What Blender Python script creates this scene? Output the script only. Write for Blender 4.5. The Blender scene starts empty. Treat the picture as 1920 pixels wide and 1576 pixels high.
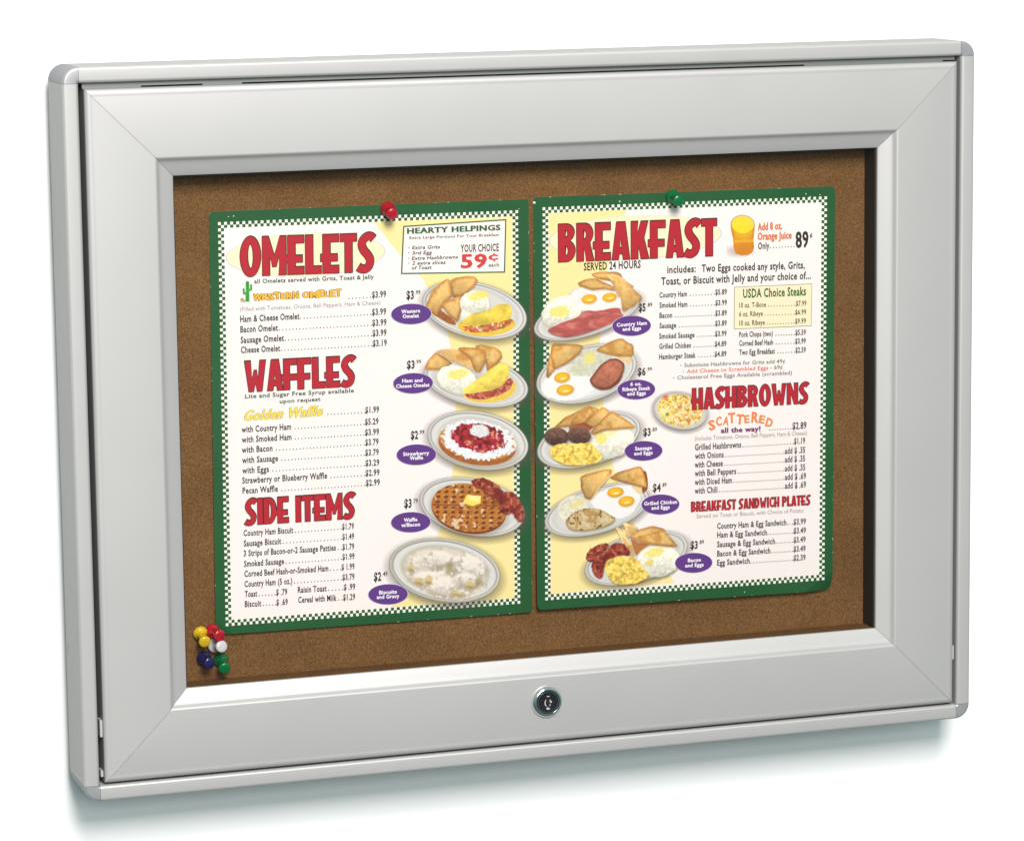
import bpy, bmesh, math, random
import numpy as np
from mathutils import Matrix, Vector
from mathutils.geometry import tessellate_polygon
random.seed(7)
SC = bpy.context.scene
COL = SC.collection
MM = 0.001
ZC = 1.5                       # height of the case's centre on the wall

# ------------------------------------------------------------------ camera
CAM_LOC = [-0.73459, -2.11671, 0.3461]
CAM_ROWS = [[0.946852, -0.321451, -0.011831], [-0.06093, -0.143117, -0.987828], [0.315845, 0.936048, -0.155096]]
CAM_LENS = 124.226
cam_data = bpy.data.cameras.new('camera')
cam_data.sensor_fit = 'HORIZONTAL'; cam_data.sensor_width = 36; cam_data.lens = CAM_LENS
cam_data.clip_start = .05; cam_data.clip_end = 60
cam = bpy.data.objects.new('camera', cam_data); COL.objects.link(cam)
R = CAM_ROWS
m = Matrix(((R[0][0], -R[1][0], -R[2][0], CAM_LOC[0]), (R[0][1], -R[1][1], -R[2][1], CAM_LOC[1]), (R[0][2], -R[1][2], -R[2][2], CAM_LOC[2] + ZC), (0, 0, 0, 1)))
cam.matrix_world = m
SC.camera = cam

# ------------------------------------------------------------------ light
world = bpy.data.worlds.new('World'); SC.world = world; world.use_nodes = True
wt = world.node_tree; bg = wt.nodes['Background']; bg.inputs[1].default_value = .42
_tc = wt.nodes.new('ShaderNodeTexCoord'); _sp = wt.nodes.new('ShaderNodeSeparateXYZ'); _rp = wt.nodes.new('ShaderNodeValToRGB'); _mr = wt.nodes.new('ShaderNodeMapRange')
_mr.inputs['From Min'].default_value = -1; _mr.inputs['From Max'].default_value = 1
wt.links.new(_tc.outputs['Generated'], _sp.inputs[0]); wt.links.new(_sp.outputs['Z'], _mr.inputs['Value']); wt.links.new(_mr.outputs[0], _rp.inputs[0]); wt.links.new(_rp.outputs[0], bg.inputs[0])
_e = _rp.color_ramp.elements                              # studio: dim floor, paler ceiling
_e[0].position = .30; _e[0].color = (.17, .28, .275, 1); _e[1].position = .72; _e[1].color = (.70, .98, .97, 1)

def area_lamp(name, loc, target, sx, sy, power, color):
    l = bpy.data.lights.new(name, 'AREA'); l.shape = 'RECTANGLE'; l.size = sx; l.size_y = sy; l.energy = power; l.color = color
    o = bpy.data.objects.new(name, l); COL.objects.link(o); o.location = (loc[0], loc[1], loc[2] + ZC)
    o.rotation_euler = (Vector(target) + Vector((0, 0, ZC)) - o.location).to_track_quat('-Z', 'Y').to_euler()
    return o
area_lamp('key_softbox', (-.42, -3.15, 2.0), (0, 0, 0), .95, 1.3, 188, (1, .94, .92))
area_lamp('front_softbox', (-.55, -3.4, .75), (0, 0, 0), 1.4, .8, 36, (.97, 1, .985))

SC.view_settings.view_transform = 'Standard'; SC.view_settings.look = 'None'
SC.view_settings.exposure = 0; SC.view_settings.gamma = 1; SC.view_settings.use_curve_mapping = False
try:
    SC.cycles.use_denoising = True; SC.cycles.max_bounces = 8; SC.cycles.transparent_max_bounces = 24
    SC.cycles.caustics_reflective = False; SC.cycles.caustics_refractive = False
except Exception: pass

# ------------------------------------------------------------------ helpers
def s2l(c):
    c = np.asarray(c, float)
    return np.where(c <= .04045, c / 12.92, ((c + .055) / 1.055) ** 2.4)
def rgb(r, g, b):
    v = s2l(np.array([r, g, b]) / 255.); return (float(v[0]), float(v[1]), float(v[2]), 1)

def mat(name, color, rough=.5, metal=0., spec=.5, bump=None, vary=None, rough_vary=None, coat=0, edge=1.):
    """Principled material; vary=(scale, amount), bump=(scale, strength, stretch), rough_vary=(scale, amount)."""
    M = bpy.data.materials.new(name); M.use_nodes = True
    nt = M.node_tree; b = nt.nodes['Principled BSDF']
    b.inputs['Base Color'].default_value = color; b.inputs['Roughness'].default_value = rough
    b.inputs['Metallic'].default_value = metal; b.inputs['Specular IOR Level'].default_value = spec
    b.inputs['Coat Weight'].default_value = coat; b.inputs['Coat Roughness'].default_value = .08
    b.inputs['Specular Tint'].default_value = (edge, edge, edge, 1)
    tc = nt.nodes.new('ShaderNodeTexCoord')
    def noise(scale, stretch=(1, 1, 1), detail=3):
        mp = nt.nodes.new('ShaderNodeMapping'); mp.inputs['Scale'].default_value = stretch
        nt.links.new(tc.outputs['Object'], mp.inputs['Vector'])
        n = nt.nodes.new('ShaderNodeTexNoise'); n.inputs['Scale'].default_value = scale; n.inputs['Detail'].default_value = detail
        nt.links.new(mp.outputs[0], n.inputs['Vector']); return n
    if vary:
        n = noise(vary[0]); mr = nt.nodes.new('ShaderNodeMapRange')
        mr.inputs['From Min'].default_value = .3; mr.inputs['From Max'].default_value = .7
        mr.inputs['To Min'].default_value = 1 - vary[1]; mr.inputs['To Max'].default_value = 1 + vary[1]
        nt.links.new(n.outputs['Fac'], mr.inputs['Value'])
        mx = nt.nodes.new('ShaderNodeVectorMath'); mx.operation = 'SCALE'; mx.inputs[0].default_value = color[:3]
        nt.links.new(mr.outputs[0], mx.inputs['Scale']); nt.links.new(mx.outputs[0], b.inputs['Base Color'])
    if rough_vary:
        n = noise(rough_vary[0]); mr = nt.nodes.new('ShaderNodeMapRange')
        mr.inputs['From Min'].default_value = .3; mr.inputs['From Max'].default_value = .7
        mr.inputs['To Min'].default_value = rough - rough_vary[1]; mr.inputs['To Max'].default_value = rough + rough_vary[1]
        nt.links.new(n.outputs['Fac'], mr.inputs['Value']); nt.links.new(mr.outputs[0], b.inputs['Roughness'])
    if bump:
        n = noise(bump[0], bump[2] if len(bump) > 2 else (1, 1, 1)); bp = nt.nodes.new('ShaderNodeBump')
        bp.inputs['Strength'].default_value = bump[1]; bp.inputs['Distance'].default_value = .0004
        nt.links.new(n.outputs['Fac'], bp.inputs['Height']); nt.links.new(bp.outputs[0], b.inputs['Normal'])
    return M

ALU = (.470, .460, .452, 1)
M_alu_h = mat('satin_aluminium_horizontal', ALU, .46, .36, .03, edge=0., bump=(900, .05, (.02, 1, 1)), rough_vary=(14, .03), vary=(5, .012))
M_alu_v = mat('satin_aluminium_vertical', ALU, .46, .36, .03, edge=0., bump=(900, .05, (1, 1, .02)), rough_vary=(14, .03), vary=(5, .012))
M_cap = mat('cast_corner_metal', (.40, .395, .41, 1), .36, .5, .05, edge=.05, rough_vary=(40, .05), vary=(60, .03))
M_shade_liner = mat('shaded_liner', (.028, .02, .017, 1), .6, 0, .3)  # shade on the door's inner walls, put into the liner colour
M_lit_sill = mat('lit_sill_brown', (.16, .12, .085, 1), .7, 0, .2)  # brown for the lit lower inner wall
M_seat = mat('dark_anodised_channel', (.05, .055, .05, 1), .5, .3)
M_clip = mat('pale_plastic_clip', (.42, .41, .39, 1), .45)
M_chrome = mat('chrome', (.92, .92, .93, 1), .10, 1)
M_glint = mat('painted_glint_metal', (.62, .62, .61, 1), .4, .4)  # pale tone painting the bright glints in the keyhole
M_plug = mat('plug_painted_reflection', (.035, .036, .04, 1), .22, .6)  # chrome plug with its dark reflection put into the base colour
M_hole = mat('keyhole_black', (.006, .005, .005, 1), .5)
M_steel = mat('pin_steel', (.6, .6, .6, 1), .25, 1)
M_wall = mat('white_painted_wall', (.93, .94, .94, 1), .7, 0, .2, bump=(350, .05))
M_tan = mat('card_edge', rgb(196, 164, 122), .8, 0, .2, vary=(300, .15))
M_green = mat('card_green_ink', rgb(33, 84, 46), .42, 0, .3, vary=(18, .07), rough_vary=(25, .08))
M_wear = mat('worn_card_fibre', rgb(196, 190, 170), .8, 0, .2)
M_paper = mat('paper_panel', rgb(240, 230, 227), .45, 0, .4, vary=(9, .012))
M_yellow = mat('pale_yellow_ink', rgb(240, 221, 154), .45, 0, .4, vary=(9, .015))
M_cream = mat('cream_ink', rgb(242, 226, 190), .45, 0, .4)
M_lav = mat('lavender_ink', rgb(205, 198, 212), .45, 0, .4)
M_check = mat('checker_white_ink', rgb(240, 238, 224), .45, 0, .4)
M_checkg = mat('checker_green_ink', rgb(56, 80, 44), .45, 0, .4)
def ink(n, *c):
    v = rgb(*c); k = .62 + .38 * min(1, (v[0] + v[1] + v[2]) / 1.5)
    return mat(n, (v[0] * k, v[1] * k, v[2] * k, 1), .45, 0, .3)
M_ink = {'item': ink('ink_charcoal', 74, 68, 64), 'thin': ink('ink_pale_grey', 158, 148, 144), 'kabel': ink('ink_dark_green', 70, 92, 72),
 'kabelgr': ink('ink_grey_brown', 96, 84, 80), 'wide': ink('ink_offer_green', 52, 104, 58), 'ital': ink('ink_grey_italic', 88, 82, 78),
 'redfat': ink('ink_bright_red', 224, 66, 66), 'price': ink('ink_near_black', 58, 54, 52), 'olive': ink('ink_olive', 82, 84, 48),
 'greenb': ink('ink_steak_green', 62, 112, 44), 'kabel2': ink('ink_sage', 122, 130, 114), 'kred': ink('ink_coral', 234, 110, 96),
 'kpur': ink('ink_mauve', 136, 116, 138), 'orange': ink('ink_orange', 226, 120, 66), 'scatter': ink('ink_orange_letters', 238, 140, 74),
 'purple': ink('ink_plum', 134, 52, 122), 'western': ink('ink_gold', 236, 182, 52), 'script': ink('ink_lemon', 238, 214, 74),
 'brown': ink('ink_brown_line', 122, 74, 38), 'khaki': ink('ink_khaki_line', 150, 140, 92), 'white': ink('ink_white', 240, 232, 240),
 'violet': ink('ink_violet', 108, 64, 146), 'violet_edge': ink('ink_violet_edge', 206, 194, 220), 'red': ink('ink_heading_red', 198, 38, 54),
 'dark': ink('ink_heading_line', 92, 40, 26), 'shade': ink('ink_heading_drop', 74, 46, 40), 'greyline': ink('ink_grey_line', 150, 146, 128)}

def link(name, me, mats, parent=None):
    for mm_ in (mats if isinstance(mats, (list, tuple)) else [mats]): me.materials.append(mm_)
    o = bpy.data.objects.new(name, me); COL.objects.link(o)
    if parent: o.parent = parent
    return o
def smooth(me, ang=35):
    for p in me.polygons: p.use_smooth = True
    me.set_sharp_from_angle(angle=math.radians(ang))
def mesh_obj(name, verts, faces, mats, parent=None, idx=None, sm=None):
    me = bpy.data.meshes.new(name); me.from_pydata([tuple(v) for v in verts], [], faces); me.validate()
    if idx: me.polygons.foreach_set('material_index', idx)
    if sm: smooth(me, sm)
    me.update(); return link(name, me, mats, parent)
def fix_normals(o):
    bm = bmesh.new(); bm.from_mesh(o.data); bmesh.ops.recalc_face_normals(bm, faces=bm.faces); bm.to_mesh(o.data); bm.free(); return o
def empty(name, loc, label, cat, group=None):
    o = bpy.data.objects.new(name, None); o.empty_display_size = .02; COL.objects.link(o); o.location = loc
    tag(o, label, cat, group); return o
def tag(o, label, cat, group=None):
    o['label'] = label; o['category'] = cat
    if group: o['group'] = group
def arc(cx, cy, rx, ry, a0, a1, n):
    return [(cx + rx * math.cos(math.radians(a0 + (a1 - a0) * i / n)), cy + ry * math.sin(math.radians(a0 + (a1 - a0) * i / n))) for i in range(n + 1)]

# ------------------------------------------------------------------ wall
GAP = 14                                                   # stand-off added so the case throws a larger shadow on the wall
W, H, D = 609.6, 457.15, 43.6
wy = (D + GAP) * MM
o = mesh_obj('wall', [(-4, wy, ZC - 3), (4, wy, ZC - 3), (4, wy, ZC + 3), (-4, wy, ZC + 3), (-4, wy + .1, ZC - 3), (4, wy + .1, ZC - 3), (4, wy + .1, ZC + 3), (-4, wy + .1, ZC + 3)],
             [(0, 1, 2, 3), (5, 4, 7, 6), (4, 0, 3, 7), (1, 5, 6, 2), (3, 2, 6, 7), (4, 5, 1, 0)], M_wall)
o['kind'] = 'structure'

# ------------------------------------------------------------------ display case
case = empty('display_case', (0, 0, ZC), 'wall mounted silver aluminium notice case with a glazed locking door', 'display case')

def extrude_side(name, prof, side, parent, mats, hw, ht, hb, mitre=True, inset=0, gap=.2, sm=30):
    """Profile [(u, y)] (u = distance in from the outer edge, mm) run along one side of the rectangle hw / ht / hb."""
    V = []; n = len(prof)
    for end in (-1, 1):
        for u, y in prof:
            cut = (u if mitre else inset) + gap
            if side == 'top': p = (end * (hw - cut), y, ht - u)
            elif side == 'bottom': p = (end * (hw - cut), y, -(hb - u))
            else:
                sx = -1 if side == 'left' else 1
                p = (sx * (hw - u), y, (ht - cut) if end > 0 else -(hb - cut))
            V.append((p[0] * MM, p[1] * MM, p[2] * MM))
    F = [(i, (i + 1) % n, n + (i + 1) % n, n + i) for i in range(n)] + [tuple(range(n)), tuple(range(2 * n - 1, n - 1, -1))]
    return fix_normals(mesh_obj(name, V, F, mats, parent, sm=sm))

FR = 10.0                                                   # outer rail face width = corner cap radius
prof_out = [(0, D)] + arc(1.9, 1.5, 1.9, 1.5, 180, 270, 8) + arc(FR - 2.2, 2.4, 2.2, 2.4, 270, 360, 8) + [(FR, 29), (FR - 2, 29), (FR - 2, D)]
for side in ('top', 'bottom', 'left', 'right'):
    extrude_side('frame_rail', prof_out, side, case, M_alu_h if side in ('top', 'bottom') else M_alu_v, W / 2, H / 2, H / 2, mitre=False, inset=FR)
for sx, sz in ((-1, 1), (1, 1), (1, -1), (-1, -1)):
    pr = [(0, D)] + arc(1.9, 1.5, 1.9, 1.5, 180, 270, 8) + arc(FR - 2.2, 2.4, 2.2, 2.4, 270, 345, 6) + [(FR - .1, D)]
    n = 14; V = []; k = len(pr)
    for i in range(n + 1):
        a = math.radians(90 * i / n)
        for u, y in pr:
            r = FR - u - .02
            V.append((sx * (W / 2 - FR + max(r, .02) * math.cos(a)) * MM, y * MM, sz * (H / 2 - FR + max(r, .02) * math.sin(a)) * MM))
    F = [(i * k + j, i * k + (j + 1) % k, (i + 1) * k + (j + 1) % k, (i + 1) * k + j) for i in range(n) for j in range(k)]
    F += [tuple(range(k)), tuple(range((n + 1) * k - 1, n * k - 1, -1))]
    fix_normals(mesh_obj('corner_cap', V, F, M_cap, case, sm=30))

def box_v(x0, x1, y0, y1, z0, z1):
    return [(x * MM, y * MM, z * MM) for x, y, z in ((x0, y0, z0), (x1, y0, z0), (x1, y0, z1), (x0, y0, z1), (x0, y1, z0), (x1, y1, z0), (x1, y1, z1), (x0, y1, z1))]
BOXF = [(0, 1, 2, 3), (5, 4, 7, 6), (4, 0, 3, 7), (1, 5, 6, 2), (3, 2, 6, 7), (4, 5, 1, 0)]
def box(name, x0, x1, y0, y1, z0, z1, m_, parent, bev=0):
    o = mesh_obj(name, box_v(x0, x1, y0, y1, z0, z1), BOXF, m_, parent)
    if bev:
        bm = bmesh.new(); bm.from_mesh(o.data); bmesh.ops.bevel(bm, geom=bm.edges[:], offset=bev * MM, segments=2, affect='EDGES'); bm.to_mesh(o.data); bm.free(); smooth(o.data, 40)
    return o
def ring(name, hx0, ht0, hb0, wd, y0, y1, m_, parent):
    """Flat rectangular ring wd wide, from the outer rectangle inwards."""
    V = []
    for y in (y0, y1):
        for i in (0, wd):
            V += [(-(hx0 - i), y, -(hb0 - i)), (hx0 - i, y, -(hb0 - i)), (hx0 - i, y, ht0 - i), (-(hx0 - i), y, ht0 - i)]
    V = [tuple(c * MM for c in v) for v in V]; F = []
    for a in range(4):
        b = (a + 1) % 4
        F += [(a, b, 4 + b, 4 + a), (8 + a, 12 + a, 12 + b, 8 + b), (a, 8 + a, 8 + b, b), (4 + a, 4 + b, 12 + b, 12 + a)]
    return fix_normals(mesh_obj(name, V, F, m_, parent))

box('back_panel', -296, 296, 38, 42, -220, 220, M_seat, case)
ring('door_stop', W / 2 - FR + .5, H / 2 - FR + .5, H / 2 - FR + .5, 16, 17.2, 19, M_seat, case)

# cork board
M_cork = bpy.data.materials.new('cork'); M_cork.use_nodes = True
nt = M_cork.node_tree; b = nt.nodes['Principled BSDF']; b.inputs['Roughness'].default_value = .9; b.inputs['Specular IOR Level'].default_value = .15
tc = nt.nodes.new('ShaderNodeTexCoord')
def nz(scale, det=2, rough=.6):
    n = nt.nodes.new('ShaderNodeTexNoise'); n.inputs['Scale'].default_value = scale; n.inputs['Detail'].default_value = det; n.inputs['Roughness'].default_value = rough
    nt.links.new(tc.outputs['Object'], n.inputs['Vector']); return n
def ramp(src, stops):
    r = nt.nodes.new('ShaderNodeValToRGB'); e = r.color_ramp.elements
    e[0].position, e[0].color = stops[0]; e[1].position, e[1].color = stops[-1]
    for p, c in stops[1:-1]: q = e.new(p); q.color = c
    nt.links.new(src, r.inputs[0]); return r
def mixc(a, b_, fac, mode='MIX'):
    x = nt.nodes.new('ShaderNodeMix'); x.data_type = 'RGBA'; x.blend_type = mode
    nt.links.new(a, x.inputs[6]); nt.links.new(b_, x.inputs[7])
    if isinstance(fac, float): x.inputs[0].default_value = fac
    else: nt.links.new(fac, x.inputs[0])
    return x.outputs[2]
fine = ramp(nz(1150, 2, .7).outputs['Fac'], [(.30, rgb(86, 58, 31)), (.5, rgb(111, 79, 46)), (.72, rgb(136, 101, 63))])
broad = ramp(nz(26, 3).outputs['Fac'], [(.3, (.86, .84, .82, 1)), (.7, (1.1, 1.1, 1.1, 1))])
c1 = mixc(fine.outputs[0], broad.outputs[0], 1., 'MULTIPLY')
fleck = ramp(nz(420, 1).outputs['Fac'], [(.735, (0, 0, 0, 1)), (.80, (.8, .8, .8, 1))])
drk = nt.nodes.new('ShaderNodeRGB'); drk.outputs[0].default_value = rgb(72, 47, 27)
c2 = mixc(c1, drk.outputs[0], fleck.outputs[0])
pal = nt.nodes.new('ShaderNodeRGB'); pal.outputs[0].default_value = rgb(150, 116, 74)
fl2 = ramp(nz(517, 1).outputs['Fac'], [(.75, (0, 0, 0, 1)), (.80, (.7, .7, .7, 1))])
c3 = mixc(c2, pal.outputs[0], fl2.outputs[0])
nt.links.new(c3, b.inputs['Base Color'])
bp = nt.nodes.new('ShaderNodeBump'); bp.inputs['Strength'].default_value = .5; bp.inputs['Distance'].default_value = .0005
nt.links.new(nz(900, 3).outputs['Fac'], bp.inputs['Height']); nt.links.new(bp.outputs[0], b.inputs['Normal'])
CORK_Y = 23.2
box('cork_panel', -262, 262, CORK_Y, CORK_Y + 6, -190, 190, M_cork, case)

# unseen rails, added only to bridge the stand-off behind the case
for z in (150, -150): box('added_standoff_rail', -250, 250, D - 1, D + GAP, z - 12, z + 12, M_seat, case)

# door: four mitred rails, seal, pane
DX, DT, DB, YF = 304.8 - 13.066, 228.57 - 13.56, 228.57 - 11.55, -1.3
def door_prof(u1):
    p = [(1.2, 16), (0, 15), (0, YF + 2.0)] + arc(3.2, YF + 2.0, 3.2, 2.0, 180, 270, 8)
    p += [(4.2, YF + .06), (5.0, YF)]
    p += [(u1 - 1.6, YF), (u1 - .9, YF + .08), (u1 - .3, YF + .45), (u1 + .5, YF + 1.35), (u1 + 1.2, YF + 2.1), (u1 + 1.9, YF + 2.55), (u1 + 3.0, YF + 3.0), (u1 + 4.6, YF + 3.55), (u1 + 6.2, YF + 4.1), (u1 + 7.8, YF + 4.7), (u1 + 9.2, YF + 5.25), (u1 + 10.4, YF + 5.75), (u1 + 10.9, YF + 6.1), (u1 + 11, YF + 6.8), (u1 + 11, YF + 8), (u1 + 2, YF + 8), (u1 + 2, 16)]
    return p
door = bpy.data.objects.new('door', None); COL.objects.link(door); door.parent = case; door.empty_display_size = .02
for side in ('top', 'bottom', 'left', 'right'):
    extrude_side('door_rail', door_prof(43.9), side, door, M_alu_h if side in ('top', 'bottom') else M_alu_v, DX, DT, DB, gap=.12, sm=40)
ring('glazing_seal', DX - 54.6, DT - 54.6, DB - 52.6, 1.2, YF + 8.1, CORK_Y - .3, M_shade_liner, door)
box('lit_liner_strip', -(DX - 56), DX - 56, YF + 8.1, CORK_Y - .3, -(DB - 53.5), -(DB - 54.9), M_cork, door)  # lower inner wall in a lighter cork colour, painting it as lit
M_glass = bpy.data.materials.new('clear_pane'); M_glass.use_nodes = True
nt = M_glass.node_tree
for n in list(nt.nodes):
    if n.type != 'OUTPUT_MATERIAL': nt.nodes.remove(n)
tr = nt.nodes.new('ShaderNodeBsdfTransparent'); tr.inputs[0].default_value = (.97, .98, .97, 1)
gl = nt.nodes.new('ShaderNodeBsdfGlossy'); gl.inputs['Roughness'].default_value = .02
fr = nt.nodes.new('ShaderNodeFresnel'); fr.inputs['IOR'].default_value = 1.45
mx = nt.nodes.new('ShaderNodeMixShader')
nt.links.new(fr.outputs[0], mx.inputs[0]); nt.links.new(tr.outputs[0], mx.inputs[1]); nt.links.new(gl.outputs[0], mx.inputs[2])
nt.links.new(mx.outputs[0], nt.nodes['Material Output'].inputs[0])
px_, pt_, pb_ = (DX - 50) * MM, (DT - 50) * MM, (DB - 50) * MM
mesh_obj('glass_pane', [(-px_, .0062, -pb_), (px_, .0062, -pb_), (px_, .0062, pt_), (-px_, .0062, pt_)], [(0, 1, 2, 3)], M_glass, door)
M_leaf = mat('hinge_metal', (.20, .21, .20, 1), .5, .4)
# pale clips and hinge leaves in the gap round the door
for x, z, h in ((-291.9, -182.5, 11), (-292.2, -211.3, 4.2), (294.0, -182.6, 9.5)):
    if x < 0: box('door_clip', x - 1.6, x + 0.02, 1.4, 9, z - h / 2, z + h / 2, M_clip, case, .25)
    else: box('door_clip', 291.75, 293.0, .4, 8, z - h / 2, z + h / 2, M_clip, case, .25)
for x0, x1 in ((-292, -255.5), (-217, -192), (184, 283)):
    box('hinge_leaf', x0, x1, 3.4, 12, 214.95, 216.1, M_leaf, case, .15)

box('hinge_strip', -292, 292, 4.2, 12, 216.0, 218.4, M_leaf, case, .15)
# lock
def lathe(name, prof, m_, parent, loc, axis, n=40, idx=None, mats=None, sm=35):
    """prof [(r, h)] turned about axis from loc (mm)."""
    ax = Vector(axis).normalized(); q = ax.to_track_quat('Z', 'Y').to_matrix()
    V = []; k = len(prof)
    for i in range(n):
        a = 2 * math.pi * i / n
        for r, h in prof:
            v = q @ Vector((max(r, .001) * math.cos(a), max(r, .001) * math.sin(a), h)) + Vector(loc); V.append(tuple(c * MM for c in v))
    F = [(i * k + j, ((i + 1) % n) * k + j, ((i + 1) % n) * k + j + 1, i * k + j + 1) for i in range(n) for j in range(k - 1)]
    return fix_normals(mesh_obj(name, V, F, mats or m_, parent, sm=sm))
LX, LZ = .66, -190.3
lock = lathe('lock', [(10.5, 0), (10.6, .5), (10.3, 1.3), (9.6, 2.3), (8.8, 2.9), (8.2, 3.0), (7.9, 2.9), (7.8, 2.2), (7.8, 0)], M_chrome, case, (LX, YF, LZ), (0, -1, 0), 64)
lathe('plug', [(7.7, 0), (7.7, 2.5), (7.3, 2.95), (6.9, 2.8), (6.7, 2.75), (0, 2.75)], M_plug, lock, (LX, YF, LZ), (0, -1, 0), 64)
lathe('plug_rim', [(7.35, 2.6), (7.2, 3.12), (6.9, 3.12), (6.75, 2.6)], M_chrome, lock, (LX, YF, LZ), (0, -1, 0), 64)
def flat_poly(pts, y):
    return [(x * MM, y * MM, z * MM) for x, z in pts]
ky = YF - 2.85
khole = [(-1.0, 4.2), (1.0, 4.2), (1.0, 2.2), (2.2, .8), (2.2, -1.1), (1.2, -2.4), (1.2, -4.6), (-1.2, -4.6), (-1.2, -2.4), (-2.2, -1.1), (-2.2, .8), (-1.0, 2.2)]
mesh_obj('keyhole', flat_poly([(LX + x, LZ + z) for x, z in khole], ky), [tuple(range(len(khole)))], M_hole, lock)
sh = [[(-2.5, .4), (-1.7, 2.0), (-1.3, 2.0), (-1.8, .2), (-1.6, -1.4), (-1.0, -2.4), (-1.6, -2.6), (-2.4, -1.2)], [(1.1, 2.2), (2.6, .2), (2.4, -.5), (1.2, -.2)], [(1.0, -1.2), (1.7, -1.5), (1.4, -2.6), (.9, -2.2)],
      [(-1.1, -3.4), (-.2, -3.1), (1.1, -4.0), (1.2, -4.7), (-1.2, -4.7)], [(-1.1, 4.3), (1.1, 4.3), (.8, 3.7), (-.8, 3.7)]]
V = []; F = []
for s in sh:
    a = len(V); V += flat_poly([(LX + x, LZ + z) for x, z in s], ky - .12); F.append(tuple(range(a, a + len(s))))
mesh_obj('wafer_edges', V, F, M_glint, lock)
M_mark = mat('dark_scuff', (.10, .10, .11, 1), .6)
for z, y0 in ((134, 39), (-138, 38)):
    V = []; F = []
    for k in range(4):
        yy, zz, r = y0 + random.uniform(-1.5, 1.5), z + random.uniform(-3, 3), random.uniform(.35, .8); a = len(V)
        V += [(-304.86 * MM, (yy + r * math.cos(t) * .6) * MM, (zz + r * math.sin(t) * 1.5) * MM) for t in np.linspace(0, 6.28, 7)[:-1]]; F.append(tuple(range(a, a + 6)))
    mesh_obj('scuff_mark', V, F, M_mark, case)
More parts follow.
